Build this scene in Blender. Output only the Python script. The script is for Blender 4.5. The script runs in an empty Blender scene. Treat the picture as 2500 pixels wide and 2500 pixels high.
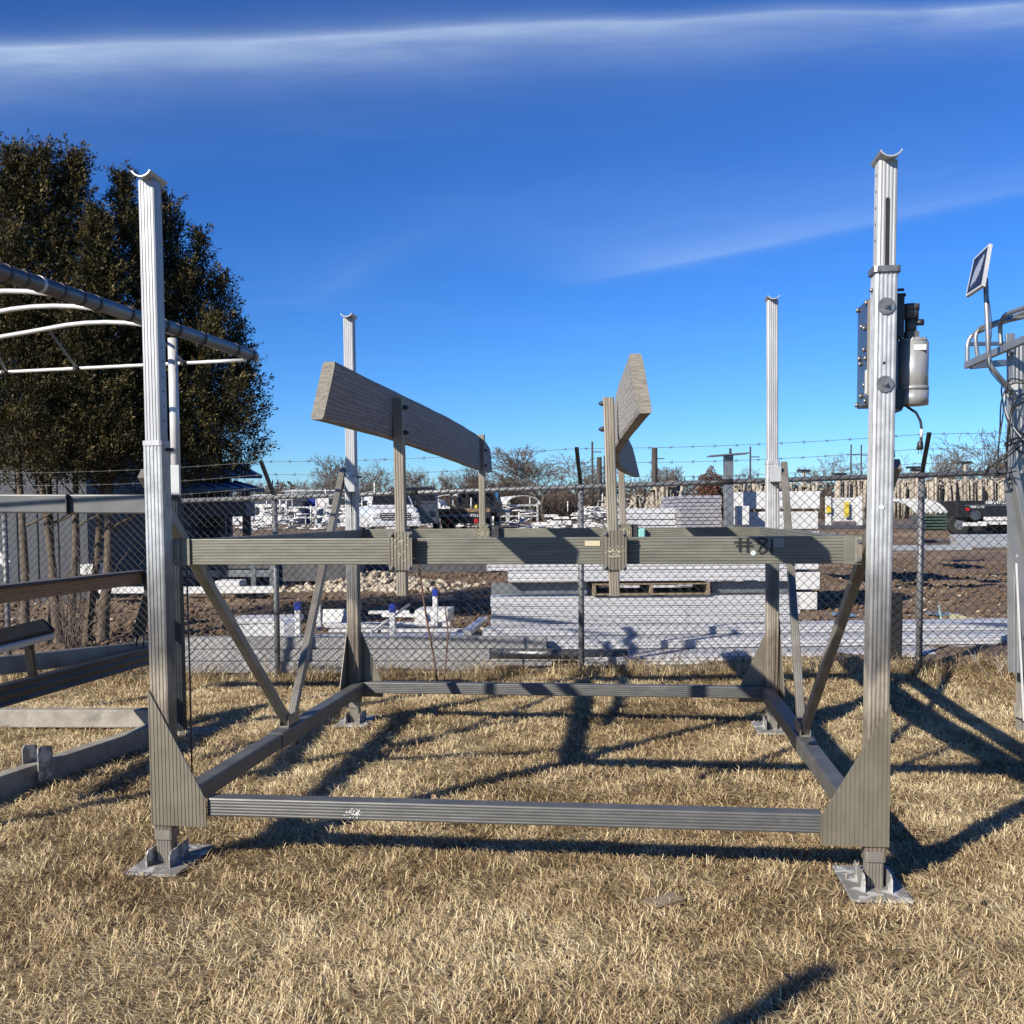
import bpy, bmesh, math, random
import numpy as np
from mathutils import Vector, Matrix
random.seed(7)
sc = bpy.context.scene
COL = sc.collection

# ------------------------------------------------------------------ camera
CF, CP, CR, CV, CH = 2500.0, 0.0555, -0.0075, 1395.5, 1.6
def V3(*a): return Vector(a)
cam_d = bpy.data.cameras.new('camera'); cam = bpy.data.objects.new('camera', cam_d); COL.objects.link(cam)
cam_d.sensor_width = 36; cam_d.lens = 36; cam_d.shift_y = (CV - 1250) / 2500; cam_d.clip_end = 3000; cam_d.clip_start = .05
_f = V3(0, math.cos(CP), -math.sin(CP)); _d = V3(0, -math.sin(CP), -math.cos(CP)); _r = V3(1, 0, 0)
_right = _r * math.cos(CR) - _d * math.sin(CR); _down = _r * math.sin(CR) + _d * math.cos(CR)
m = Matrix((( _right.x, -_down.x, -_f.x, 0), (_right.y, -_down.y, -_f.y, 0), (_right.z, -_down.z, -_f.z, CH), (0, 0, 0, 1)))
cam.matrix_world = m
sc.camera = cam

def at(px, py, Y):
    """world point standing Y metres away that is seen at a place of the photograph"""
    u, v = px - 1250, py - CV
    X = math.cos(CR) * u + math.sin(CR) * v; D = -math.sin(CR) * u + math.cos(CR) * v
    d = _r * (X / CF) + _d * (D / CF) + _f
    p = d * (Y / d.y); return V3(p.x, p.y, p.z + CH)

# ------------------------------------------------------------------ light
SUN_EL, SUN_AZ = math.radians(29.0), math.radians(226.3)
sd = V3(math.sin(SUN_AZ) * math.cos(SUN_EL), math.cos(SUN_AZ) * math.cos(SUN_EL), math.sin(SUN_EL))
sun_d = bpy.data.lights.new('sun', 'SUN'); sun = bpy.data.objects.new('sun', sun_d); COL.objects.link(sun)
sun_d.energy = 5.0; sun_d.angle = math.radians(.5); sun_d.color = (1, .93, .82)
sun.rotation_euler = sd.to_track_quat('Z', 'Y').to_euler(); sun.location = (-20, -20, 20)
sc.view_settings.view_transform = 'Standard'; sc.view_settings.look = 'None'
sc.view_settings.exposure = 0.86; sc.view_settings.gamma = 1
sc.cycles.use_denoising = True; sc.cycles.max_bounces = 6; sc.cycles.use_adaptive_sampling = False

class NT:
    def __init__(s, tree): s.t = tree; s.n = tree.nodes; s.l = tree.links
    def new(s, typ, **kw):
        nd = s.n.new(typ)
        for k, v in kw.items():
            if k[0] == 'i' and k[1:].isdigit(): nd.inputs[int(k[1:])].default_value = v
            else: setattr(nd, k, v)
        return nd
    def link(s, a, b): s.l.new(a, b)
    def math(s, op, a, b=None, c=None, clamp=False):
        nd = s.n.new('ShaderNodeMath'); nd.operation = op; nd.use_clamp = clamp
        for i, x in enumerate((a, b, c)):
            if x is None: continue
            if isinstance(x, (int, float)): nd.inputs[i].default_value = x
            else: s.l.new(x, nd.inputs[i])
        return nd.outputs[0]
    def vmath(s, op, a, b):
        nd = s.n.new('ShaderNodeVectorMath'); nd.operation = op
        for i, x in enumerate((a, b)):
            if isinstance(x, (tuple, list)): nd.inputs[i].default_value = x
            else: s.l.new(x, nd.inputs[i])
        return nd.outputs[0]
    def noise(s, vec, scale, detail=4, rough=.55, dist=0):
        nd = s.n.new('ShaderNodeTexNoise'); nd.inputs['Scale'].default_value = scale
        nd.inputs['Detail'].default_value = detail; nd.inputs['Roughness'].default_value = rough; nd.inputs['Distortion'].default_value = dist
        s.l.new(vec, nd.inputs['Vector']); return nd.outputs['Fac']
    def ramp(s, fac, stops, interp='LINEAR'):
        nd = s.n.new('ShaderNodeValToRGB'); nd.color_ramp.interpolation = interp
        e = nd.color_ramp.elements
        while len(e) < len(stops): e.new(.5)
        for el, (p, c) in zip(e, stops):
            el.position = p; el.color = (c if len(c) == 4 else (*c, 1)) if not isinstance(c, (int, float)) else (c, c, c, 1)
        s.l.new(fac, nd.inputs[0]); return nd.outputs[0]
    def mix(s, fac, a, b, blend='MIX'):
        nd = s.n.new('ShaderNodeMix'); nd.data_type = 'RGBA'; nd.blend_type = blend
        for sock, x in ((nd.inputs[0], fac), (nd.inputs[6], a), (nd.inputs[7], b)):
            if isinstance(x, (int, float)): sock.default_value = x
            elif isinstance(x, (tuple, list)): sock.default_value = (*x, 1) if len(x) == 3 else x
            else: s.l.new(x, sock)
        return nd.outputs[2]

# ------------------------------------------------------------------ world: clear winter sky with cirrus streaks
w = bpy.data.worlds.new('World'); sc.world = w; w.use_nodes = True
k = NT(w.node_tree); k.n.clear()
sky = k.new('ShaderNodeTexSky', sky_type='NISHITA', sun_disc=False, sun_elevation=SUN_EL, sun_rotation=SUN_AZ)
sky.altitude = 300; sky.air_density = 1.0; sky.dust_density = .15; sky.ozone_density = 1.4
hs = k.new('ShaderNodeHueSaturation'); hs.inputs['Saturation'].default_value = 1.08; hs.inputs['Value'].default_value = 1.0
tint = k.mix(1.0, sky.outputs[0], (.62*.085, 1.0*.085, 1.42*.085), 'MULTIPLY'); k.link(tint, hs.inputs['Color'])
gmm = k.new('ShaderNodeGamma'); gmm.inputs[1].default_value = 1.25; k.link(hs.outputs[0], gmm.inputs[0])
clear = k.mix(1.0, gmm.outputs[0], (.98/.085, .86/.085, .94/.085), 'MULTIPLY')     # deep winter blue
tc = k.new('ShaderNodeTexCoord')
sep = k.new('ShaderNodeSeparateXYZ'); k.link(tc.outputs['Generated'], sep.inputs[0])
zz = k.math('MAXIMUM', sep.outputs[2], .02)
cx = k.math('DIVIDE', sep.outputs[0], zz); cy = k.math('DIVIDE', sep.outputs[1], zz)     # a flat layer of high ice cloud
cmb = k.new('ShaderNodeCombineXYZ'); k.link(cx, cmb.inputs[0]); k.link(cy, cmb.inputs[1])
P = cmb.outputs[0]
def streak(x0, y0, x1, y1, near, far, amp, wob, sc_along, sc_across, seed, ends=None):
    """a long ice-cloud band along the line (x0,y0)-(x1,y1) of the layer, soft on its far side"""
    L = math.hypot(x1 - x0, y1 - y0); ux, uy = (x1 - x0) / L, (y1 - y0) / L
    dot = k.new('ShaderNodeVectorMath', operation='DOT_PRODUCT'); k.link(P, dot.inputs[0]); dot.inputs[1].default_value = (ux, uy, 0)
    al = dot.outputs['Value']
    dot2 = k.new('ShaderNodeVectorMath', operation='DOT_PRODUCT'); k.link(P, dot2.inputs[0]); dot2.inputs[1].default_value = (-uy, ux, 0)
    c0 = -uy * x0 + ux * y0
    ac = k.math('SUBTRACT', dot2.outputs['Value'], c0)
    cm = k.new('ShaderNodeCombineXYZ'); k.link(k.math('MULTIPLY', al, sc_along), cm.inputs[0]); k.link(k.math('MULTIPLY', ac, sc_across), cm.inputs[1]); cm.inputs[2].default_value = seed
    n1 = k.noise(cm.outputs[0], 1.0, 6, .6, .6)
    cm2 = k.new('ShaderNodeCombineXYZ'); k.link(k.math('MULTIPLY', al, .9), cm2.inputs[0]); cm2.inputs[2].default_value = seed + 3
    n2 = k.noise(cm2.outputs[0], 1.0, 2)
    ac = k.math('ADD', ac, k.math('MULTIPLY', k.math('SUBTRACT', n2, .5), wob))
    pos = k.math('MAXIMUM', ac, 0); neg = k.math('MAXIMUM', k.math('MULTIPLY', ac, -1), 0)
    e1 = k.math('POWER', 2.718, k.math('MULTIPLY', k.math('DIVIDE', pos, far), -1))
    e2 = k.math('POWER', 2.718, k.math('MULTIPLY', k.math('DIVIDE', neg, near), -1))
    e = k.math('MULTIPLY', e1, e2)
    t = k.ramp(n1, [(.25, .35), (.75, 1.0)])
    if ends:
        a0 = ux * x0 + uy * y0
        g = k.math('SUBTRACT', al, a0); e = k.math('MULTIPLY', e, k.ramp(k.math('DIVIDE', g, L), [(0, 0), (ends[0], 1), (ends[1], 1), (1, 0)]))
    return k.math('MULTIPLY', k.math('MULTIPLY', e, t), amp)
#STREAKS
s1 = streak(-1.063, 2.245, 1.023, 2.075, .022, .11, .60, .16, 2.2, 8.0, 1.0)
s1b = streak(-2.6, 2.42, .9, 2.12, .10, .22, .32, .3, 1.6, 3.0, 5.0, (.25, .5))
s2 = streak(.20, 4.60, 2.20, 2.70, .50, .06, .30, .12, 1.2, 2.2, 8.0, (.22, .4))
s3 = streak(-1.10, 5.1, -.05, 3.28, .2, .12, .07, .3, .8, 3.0, 14.0, (.3, .6))
n_all = k.noise(k.vmath('MULTIPLY', P, (.5, 1.4, 1)), 1.0, 5, .6, .5)
veil = k.math('MULTIPLY', k.ramp(n_all, [(.52, 0), (.85, 1)]), .035)
cl = k.math('ADD', k.math('ADD', k.math('ADD', s1, s1b), s2), k.math('ADD', s3, veil), clamp=True)
fade = k.ramp(sep.outputs[2], [(.05, 0), (.16, 1)])
cl = k.math('MULTIPLY', cl, fade)
skyc = k.mix(cl, clear, (5.6, 6.9, 8.6))
bg = k.new('ShaderNodeBackground'); k.link(skyc, bg.inputs[0]); bg.inputs[1].default_value = .066
wo = k.new('ShaderNodeOutputWorld'); k.link(bg.outputs[0], wo.inputs[0])

# ------------------------------------------------------------------ mesh helpers
class B:
    """collects shapes of ONE part"""
    def __init__(s): s.v = []; s.f = []; s.sm = []
    def add(s, vs, fs, smooth=False):
        o = len(s.v); s.v += [tuple(p) for p in vs]; s.f += [tuple(i + o for i in q) for q in fs]; s.sm += [smooth] * len(fs); return s
    def box(s, lo, hi, R=None, c=None):
        x0, y0, z0 = lo; x1, y1, z1 = hi
        vs = [V3(*p) for p in ((x0,y0,z0),(x1,y0,z0),(x1,y1,z0),(x0,y1,z0),(x0,y0,z1),(x1,y0,z1),(x1,y1,z1),(x0,y1,z1))]
        if R is not None: vs = [R @ p + (c or V3(0,0,0)) for p in vs]
        return s.add(vs, [(0,3,2,1),(4,5,6,7),(0,1,5,4),(1,2,6,5),(2,3,7,6),(3,0,4,7)])
    def bbox(s, lo, hi, b=.006, R=None, c=None):
        """box with chamfered vertical profile and edges"""
        bm = bmesh.new(); bmesh.ops.create_cube(bm, size=1)
        for q in bm.verts: q.co = V3(*[(lo[i] + hi[i]) / 2 + q.co[i] * (hi[i] - lo[i]) for i in range(3)])
        bmesh.ops.bevel(bm, geom=bm.edges[:], offset=b, segments=1, affect='EDGES')
        bm.verts.index_update()
        vs = [q.co.copy() for q in bm.verts]
        if R is not None: vs = [R @ p + (c or V3(0,0,0)) for p in vs]
        s.add(vs, [[q.index for q in f.verts] for f in bm.faces]); bm.free(); return s
    def ext(s, prof, p0, p1, u, v, caps=True, smooth=False):
        p0, p1, u, v = Vector(p0), Vector(p1), Vector(u), Vector(v); n = len(prof)
        vs = [p0 + u * a + v * b for a, b in prof] + [p1 + u * a + v * b for a, b in prof]
        fs = [(i, (i+1) % n, n + (i+1) % n, n + i) for i in range(n)]
        s.add(vs, fs, smooth)
        if caps: s.add(vs, [tuple(range(n-1, -1, -1)), tuple(range(n, 2*n))])
        return s
    def plate(s, poly, n):
        n = Vector(n); poly = [Vector(p) for p in poly]; k = len(poly)
        return s.add(poly + [p + n for p in poly], [tuple(range(k-1,-1,-1)), tuple(range(k, 2*k))] + [(i,(i+1)%k,k+(i+1)%k,k+i) for i in range(k)])
    def tube(s, pts, r, n=8, caps=True, smooth=True, closed=False):
        pts = [Vector(p) for p in pts]; m = len(pts); rs = r if isinstance(r, (list, tuple)) else [r] * m
        ts = []
        for i in range(m):
            a = pts[(i-1) % m] if (closed or i > 0) else pts[i]; b = pts[(i+1) % m] if (closed or i < m-1) else pts[i]
            ts.append((b - a).normalized())
        nrm = ts[0].orthogonal().normalized(); vs = []
        for i in range(m):
            if i:
                q = ts[i-1].rotation_difference(ts[i]); nrm = (q @ nrm)
            bi = ts[i].cross(nrm).normalized(); nn = bi.cross(ts[i]).normalized()
            for j in range(n):
                a = 2 * math.pi * j / n; vs.append(pts[i] + (nn * math.cos(a) + bi * math.sin(a)) * rs[i])
        fs = []
        for i in range(m - (0 if closed else 1)):
            for j in range(n):
                a = i*n + j; b = i*n + (j+1) % n; c = ((i+1) % m)*n + (j+1) % n; d = ((i+1) % m)*n + j
                fs.append((a, b, c, d))
        o = len(s.v); s.add(vs, fs, smooth)
        if caps and not closed:
            s.f += [tuple(o + i for i in range(n-1,-1,-1)), tuple(o + (m-1)*n + i for i in range(n))]; s.sm += [False, False]
        return s
    def cyl(s, p0, p1, r, n=12, r1=None): return s.tube([p0, p1], [r, r if r1 is None else r1], n)
    def ball(s, c, r, n=8, m=5, sz=1):
        vs = []; c = Vector(c)
        for i in range(1, m):
            t = math.pi * i / m
            for j in range(n): a = 2*math.pi*j/n; vs.append(c + V3(math.sin(t)*math.cos(a)*r, math.sin(t)*math.sin(a)*r, math.cos(t)*r*sz))
        vs += [c + V3(0,0,r*sz), c - V3(0,0,r*sz)]; fs = []
        for i in range(m-2):
            for j in range(n): fs.append((i*n+j, (i+1)*n+j, (i+1)*n+(j+1)%n, i*n+(j+1)%n))
        T, Bt = len(vs)-2, len(vs)-1
        for j in range(n): fs.append((T, j, (j+1)%n)); fs.append((Bt, (m-2)*n+(j+1)%n, (m-2)*n+j))
        return s.add(vs, fs, True)
    def build(s, name, mat, parent=None):
        me = bpy.data.meshes.new(name); me.from_pydata(s.v, [], s.f)
        me.polygons.foreach_set('use_smooth', s.sm); me.materials.append(mat); me.update()
        o = bpy.data.objects.new(name, me); COL.objects.link(o)
        if parent is not None:
            o.parent = parent
            if parent.name in WOFF: o.matrix_parent_inverse = Matrix.Translation(-WOFF[parent.name])
        return o

WOFF = {}
def wthing(name, label, cat, loc, group=None):
    """a thing whose parts are drawn in world coordinates"""
    o = thing(name, label, cat, loc, 0, group); WOFF[o.name] = Vector(loc); return o
def solo(b, name, mat, label, cat, group=None, kind=None):
    """a thing that is one mesh, origin moved to its base"""
    P_ = np.array(b.v); c = Vector(((P_[:,0].min()+P_[:,0].max())/2, (P_[:,1].min()+P_[:,1].max())/2, P_[:,2].min()))
    b.v = [(p[0]-c.x, p[1]-c.y, p[2]-c.z) for p in b.v]; o = b.build(name, mat); o.location = c; return tag(recalc(o), label, cat, group, kind)
def recalc(o):
    bm = bmesh.new(); bm.from_mesh(o.data); bmesh.ops.recalc_face_normals(bm, faces=bm.faces); bm.to_mesh(o.data); bm.free(); return o
def tag(o, label=None, cat=None, group=None, kind=None):
    if label: o['label'] = label
    if cat: o['category'] = cat
    if group: o['group'] = group
    if kind: o['kind'] = kind
    elif cat: o['kind'] = 'thing'
    return o
def thing(name, label, cat, loc=(0,0,0), rz=0, group=None):
    o = bpy.data.objects.new(name, None); COL.objects.link(o); o.location = loc; o.rotation_euler = (0,0,rz); o.empty_display_size = .2
    return tag(o, label, cat, group)
def copy_tree(o, parent=None, label=None):
    c = o.copy(); COL.objects.link(c); c.parent = parent
    if label: c['label'] = label
    for ch in o.children: copy_tree(ch, c)
    return c
def inst(src, name, parent, loc, rot=(0,0,0), scale=(1,1,1)):
    o = bpy.data.objects.new(name, src.data); COL.objects.link(o); o.parent = parent; o.location = loc; o.rotation_euler = rot; o.scale = scale; return o

def rib(w, h, nx=(0,0), ny=(0,0), g=.0035, r=.008, frac=.45):
    """outline of an extruded tube: w by h, rounded corners, nx grooves on (bottom, top) sides, ny on (right, left)"""
    pts = []
    def side(ax, ay, bx, by, n, inx, iny):
        L = math.hypot(bx-ax, by-ay); ux, uy = (bx-ax)/L, (by-ay)/L
        pts.append((ax, ay))
        if n:
            sp = L / n
            for i in range(n):
                a = sp*(i+.5) - sp*frac/2; b = sp*(i+.5) + sp*frac/2; e = sp*.10
                for t, d in ((a-e, 0), (a+e, g), (b-e, g), (b+e, 0)): pts.append((ax+ux*t+inx*d, ay+uy*t+iny*d))
        pts.append((bx, by))
    x, y = w/2, h/2
    side(-x+r, -y, x-r, -y, nx[0], 0, 1)
    pts.append((x-r*.3, -y+r*.3)); side(x, -y+r, x, y-r, ny[0], -1, 0)
    pts.append((x-r*.3, y-r*.3)); side(x-r, y, -x+r, y, nx[1], 0, -1)
    pts.append((-x+r*.3, y-r*.3)); side(-x, y-r, -x, -y+r, ny[1], 1, 0)
    pts.append((-x+r*.3, -y+r*.3))
    return pts

# ------------------------------------------------------------------ materials
KB = .68
def mk(name, c1, c2=None, scale=8, stretch=(1,1,1), rough=.5, metal=0, bump=0, bscale=40, stain=None, rv=.12, lo=.35, hi=.65, spec=.5, coords='pos', c3=None, c3s=1.5, c3r=(.55,.7), wav=None):
    kb = KB * (.82 if metal >= .3 else 1); c1 = tuple(q*kb for q in c1); c2 = tuple(q*kb for q in c2) if c2 else None; c3 = tuple(q*kb for q in c3) if c3 else None
    mt = bpy.data.materials.new(name); mt.use_nodes = True; k = NT(mt.node_tree); k.n.clear()
    out = k.new('ShaderNodeOutputMaterial'); b = k.new('ShaderNodeBsdfPrincipled'); k.link(b.outputs[0], out.inputs[0])
    if coords == 'pos': pos = k.new('ShaderNodeNewGeometry').outputs['Position']
    else: pos = k.new('ShaderNodeTexCoord').outputs['Object']
    vec = k.vmath('MULTIPLY', pos, stretch)
    n = k.noise(vec, scale, 6, .6)
    c = k.ramp(n, [(lo, c1), (hi, c2 or c1)])
    if c3:
        n3 = k.noise(pos, c3s, 5, .65); c = k.mix(k.ramp(n3, [(c3r[0], 0), (c3r[1], 1)]), c, c3)
    if stain:      # weather line: colours by height, with an uneven edge
        sp = k.new('ShaderNodeSeparateXYZ'); k.link(pos, sp.inputs[0])
        nz = k.noise(k.vmath('MULTIPLY', pos, (14, 14, 2.5)), 1, 4)
        z = k.math('ADD', sp.outputs[2], k.math('MULTIPLY', k.math('SUBTRACT', nz, .5), .22))
        zf = k.math('DIVIDE', z, 3.2)
        c = k.mix(1.0, c, k.ramp(zf, [(zz / 3.2, cc) for zz, cc in stain]), 'MULTIPLY')
    if wav:        # timber figure
        wt = k.new('ShaderNodeTexWave', wave_type='BANDS', bands_direction='Z'); wt.inputs['Scale'].default_value = wav[0]; wt.inputs['Distortion'].default_value = wav[1]
        wt.inputs['Detail'].default_value = 3; wt.inputs['Detail Scale'].default_value = 1.2; k.link(k.vmath('MULTIPLY', pos, wav[2]), wt.inputs['Vector'])
        c = k.mix(k.math('MULTIPLY', k.ramp(wt.outputs['Fac'], [(.35, 0), (.85, 1)]), wav[4] if len(wav) > 4 else .7), c, wav[3])
    k.link(c, b.inputs['Base Color'])
    b.inputs['Metallic'].default_value = metal; b.inputs['Specular IOR Level'].default_value = spec
    rn = k.noise(vec, scale * 2.3, 4)
    k.link(k.math('ADD', k.math('MULTIPLY', k.math('SUBTRACT', rn, .5), rv * 2), rough, clamp=True), b.inputs['Roughness'])
    if bump:
        bp = k.new('ShaderNodeBump'); bp.inputs['Strength'].default_value = bump; bp.inputs['Distance'].default_value = .01
        k.link(k.noise(k.vmath('MULTIPLY', pos, stretch), bscale, 5, .65), bp.inputs['Height']); k.link(bp.outputs[0], b.inputs['Normal'])
    return mt
W1 = (1, 1, 1)
STN = [(.0, (.46,.37,.28)), (.70, (.44,.36,.275)), (.80, (.74,.63,.48)), (.90, (.70,.60,.47)), (.97, (.30,.275,.245)), (1.12, (.36,.34,.32)), (1.32, (.52,.51,.50)), (1.46, (1,1,1))]
MA = dict(
 alu = mk('bright_aluminium', (.44,.45,.46), (.58,.59,.60), 3, (8,8,1.2), .45, .29, .05, 60),
 alu_post = mk('weathered_post_aluminium', (.42,.43,.44), (.56,.57,.58), 3, (10,10,1.2), .46, .29, .06, 60, stain=STN),
 galv = mk('mottled_post_sleeve', (.42,.435,.45), (.62,.635,.65), 22, (1,1,.6), .44, .29, .08, 60, stain=STN),
 alu_olive = mk('oxidised_olive_aluminium', (.225,.218,.175), (.30,.29,.235), 4, (2,2,9), .5, .35, .05, 80, c3=(.35,.34,.275), c3s=2.5),
 alu_plate = mk('stained_gusset_aluminium', (.25,.22,.165), (.33,.295,.225), 5, (2,2,1), .5, .35, .05, 80),
 alu_dark = mk('grey_lower_beam_aluminium', (.155,.155,.15), (.215,.215,.205), 5, (1.5,1.5,6), .5, .4, .04, 70, c3=(.26,.25,.235), c3s=3),
 alu_brown = mk('stained_brace_aluminium', (.30,.27,.22), (.44,.41,.36), 4, (2,2,1), .45, .45, .05, 60),
 alu_up = mk('stained_upright_aluminium', (.36,.31,.24), (.50,.45,.37), 5, (5,5,1), .48, .4, .05, 60),
 lichen = mk('pale_lichen', (.42,.42,.27), (.62,.60,.42), 60, rough=.95, bump=.5, bscale=120),
 steel = mk('zinc_bolt_steel', (.30,.30,.29), (.48,.47,.45), 30, rough=.4, metal=.7),
 dark = mk('dark_enclosure_metal', (.028,.029,.032), (.045,.046,.05), 12, rough=.45, metal=.1, spec=.5),
 bluegrey = mk('blue_grey_housing', (.11,.13,.165), (.16,.185,.225), 8, rough=.3, metal=.5),
 motor = mk('silver_motor_metal', (.40,.40,.395), (.50,.50,.495), 9, (6,6,1), .36, .29, c3=(.34,.32,.27), c3s=9, c3r=(.62,.72)),
 black = mk('black_rubber', (.012,.012,.013), (.022,.022,.023), 20, rough=.5),
 white = mk('white_label', (.72,.72,.70), (.80,.80,.78), 20, rough=.6),
 dot = mk('pale_blue_sticker', (.62,.78,.80), (.66,.82,.84), 20, rough=.5),
 tan = mk('tan_label', (.58,.50,.33), (.64,.56,.38), 20, rough=.6),
 greylabel = mk('clear_grey_label', (.22,.22,.21), (.28,.28,.27), 20, rough=.4),
 ink = mk('black_marker_ink', (.012,.012,.012), (.02,.02,.02), 30, rough=.5),
 teal = mk('teal_plastic', (.25,.55,.52), (.30,.60,.57), 10, rough=.4),
 green = mk('green_plastic', (.012,.14,.06), (.02,.17,.075), 10, rough=.4),
 blue = mk('blue_plastic_cap', (.012,.03,.28), (.02,.045,.36), 10, rough=.4),
 wood = mk('weathered_grey_timber', (.30,.29,.275), (.42,.41,.395), 7, (9,2,9), .85, 0, .25, 60, wav=(5.0, 9.0, (1.2,.20,4.0), (.13,.122,.115), .6)),
 endgrain = mk('timber_end_grain', (.27,.245,.20), (.40,.37,.315), 30, (1,1,6), .9, 0, .6, 60, c3=(.21,.19,.155), c3s=45, c3r=(.54,.70)),
 wood_new = mk('brown_bunk_timber', (.36,.19,.075), (.52,.30,.125), 6, (2,2,12), .7, 0, .1, 40, wav=(2.6, 7.0, (1.2,.5,7.0), (.12,.055,.022), .5)),
 carpet = mk('grey_bunk_carpet', (.085,.085,.088), (.11,.11,.115), 60, rough=.95, bump=.3, bscale=300),
 cable = mk('steel_cable', (.16,.13,.10), (.24,.20,.16), 60, rough=.6, metal=.4),
 fence = mk('galvanised_fence', (.22,.225,.235), (.30,.305,.32), 6, rough=.5, metal=.3),
 mesh = mk('chain_link_wire', (.055,.055,.055), (.085,.083,.08), 3, rough=.55, metal=.3),
 barb = mk('barbed_wire', (.13,.125,.12), (.20,.19,.18), 9, rough=.6, metal=.4),
)
# ------------------------------------------------------------------ terrain
def sstep(a, b, x):
    t = np.clip((x - a) / (b - a), 0, 1); return t * t * (3 - 2 * t)
FX0, FY0, FTH = .665, 9.9, -.193           # chain-link line: through this point, at this angle
def fence_y(x): return FY0 + (np.asarray(x) - FX0) * math.tan(FTH)
def gz(x, y):
    x = np.asarray(x, float); y = np.asarray(y, float)
    near = sstep(8.0, 9.4, y) * (np.clip(x, -6, 7) * .043 + .02)
    rise = sstep(13, 55, y) * .95 - sstep(10.2, 13, y) * (np.clip(x, -6, 7) * .043 + .02)
    return near + rise
def vnoise(x, y, s, seed=0):
    x = x * s; y = y * s; xi = np.floor(x).astype(int); yi = np.floor(y).astype(int); fx = x - xi; fy = y - yi
    def h(a, b):
        n = (a * 374761393 + b * 668265263 + seed * 974634777) & 0x7fffffff
        n = ((n ^ (n >> 13)) * 1274126177) & 0x7fffffff
        return ((n ^ (n >> 16)) & 0xffff) / 65535.
    fx = fx*fx*(3-2*fx); fy = fy*fy*(3-2*fy)
    return (h(xi,yi)*(1-fx)+h(xi+1,yi)*fx)*(1-fy)+(h(xi,yi+1)*(1-fx)+h(xi+1,yi+1)*fx)*fy
def grid(name, xs, ys, zf, mat):
    X, Y = np.meshgrid(xs, ys); Z = zf(X, Y); n, m_ = X.shape
    vs = np.stack([X, Y, Z], -1).reshape(-1, 3)
    i = np.arange(n*m_).reshape(n, m_)
    fs = np.stack([i[:-1,:-1], i[:-1,1:], i[1:,1:], i[1:,:-1]], -1).reshape(-1, 4)
    me = bpy.data.meshes.new(name); me.from_pydata(vs.tolist(), [], fs.tolist()); me.materials.append(mat)
    me.polygons.foreach_set('use_smooth', [True]*len(me.polygons))
    o = bpy.data.objects.new(name, me); COL.objects.link(o); return o
soil = mk('thatch_soil', (.12,.08,.045), (.24,.175,.10), 14, rough=.95, bump=.6, bscale=60, c3=(.30,.23,.13), c3s=6, c3r=(.45,.65))
def dirt_mat():
    mt = mk('yard_dirt', (.12,.075,.042), (.21,.14,.085), 1.2, (.6,1,1), .95, 0, .9, 9, c3=(.29,.205,.125), c3s=.35, c3r=(.52,.62)); return mt
lawn = grid('lawn', np.linspace(-14, 14, 113), np.linspace(-12, 13, 101), lambda x, y: gz(x, y) - .012 - (y > fence_y(x) + .6) * .25, soil)
tag(lawn, kind='structure')
yard = grid('yard_ground', np.concatenate([np.linspace(-900, -30, 12), np.linspace(-25, 25, 201), np.linspace(30, 900, 12)]),
            np.concatenate([np.linspace(6.5, 40, 168), np.linspace(42, 90, 25), np.linspace(110, 1400, 14)]),
            lambda x, y: np.where(y < fence_y(x) + .35, gz(x, y) - .2, gz(x, y) + (vnoise(x, y, 1.3, 3) - .5) * .05 + (vnoise(x, y, 4, 5) - .5) * .06 * (y < 40) + .0), dirt_mat())
tag(yard, kind='structure')
# ------------------------------------------------------------------ the boat lift
LTH, LW, LD = -.1195, 3.155, 3.22
lift = thing('boat_lift', 'four-post aluminium boat lift with two grey wooden bunk boards, centre of lawn', 'boat lift', (-1.6095, 4.615, 0), LTH)
PW = .092
MA['gearhead'] = mk('grey_cast_gear_head', (.13,.13,.125), (.20,.20,.19), 20, rough=.5, metal=.3, bump=.2)
P_OUT = rib(PW, PW, (4, 4), (4, 4), .003, .012)
P_IN = rib(.078, .078, (4, 4), (3, 3), .0025, .010)
P_LEG = rib(.072, .072, (4, 4), (3, 3), .0025, .009)
def saddle(parent, c, L=.17, Rr=.051, th=.006, half=62):
    b = B(); pr = []
    for i in range(13):
        a = math.radians(-90 - half + i * half * 2 / 12); pr.append((Rr * math.cos(a), Rr * math.sin(a)))
    for i in range(12, -1, -1):
        a = math.radians(-90 - half + i * half * 2 / 12); pr.append(((Rr - th) * math.cos(a), (Rr - th) * math.sin(a)))
    n = len(pr)
    z = c[2] + Rr
    b.ext(pr, (c[0], c[1] - L/2, z), (c[0], c[1] + L/2, z), (1,0,0), (0,0,1))
    return recalc(b.build('saddle_cap', MA['alu'], parent))
def foot(parent, x, y, rot=0, w=.25, l=.42, oy=.03):
    R = Matrix.Rotation(rot, 3, 'Z'); c = V3(x, y, 0)
    b = B(); b.bbox((-w/2, -l/2 + oy, .0), (w/2, l/2 + oy, .014), .003, R, c)
    o = b.build('foot_pad', MA['pad'], parent)
    for s in (-1, 1):
        f = B(); y0, y1 = -.10, .10
        f.plate([R @ V3(s*.052, y0, .014) + c, R @ V3(s*.052, y1, .014) + c, R @ V3(s*.052, y1, .085) + c, R @ V3(s*.052, y0 + .02, .085) + c, R @ V3(s*.052, y0, .065) + c], R @ V3(s*.006, 0, 0))
        recalc(f.build('foot_bracket', MA['pad'], o))
MA['pad'] = mk('chalky_foot_plate', (.23,.22,.20), (.33,.32,.30), 9, rough=.6, metal=.2, bump=.2, c3=(.66,.65,.62), c3s=14, c3r=(.52,.58))
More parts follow.
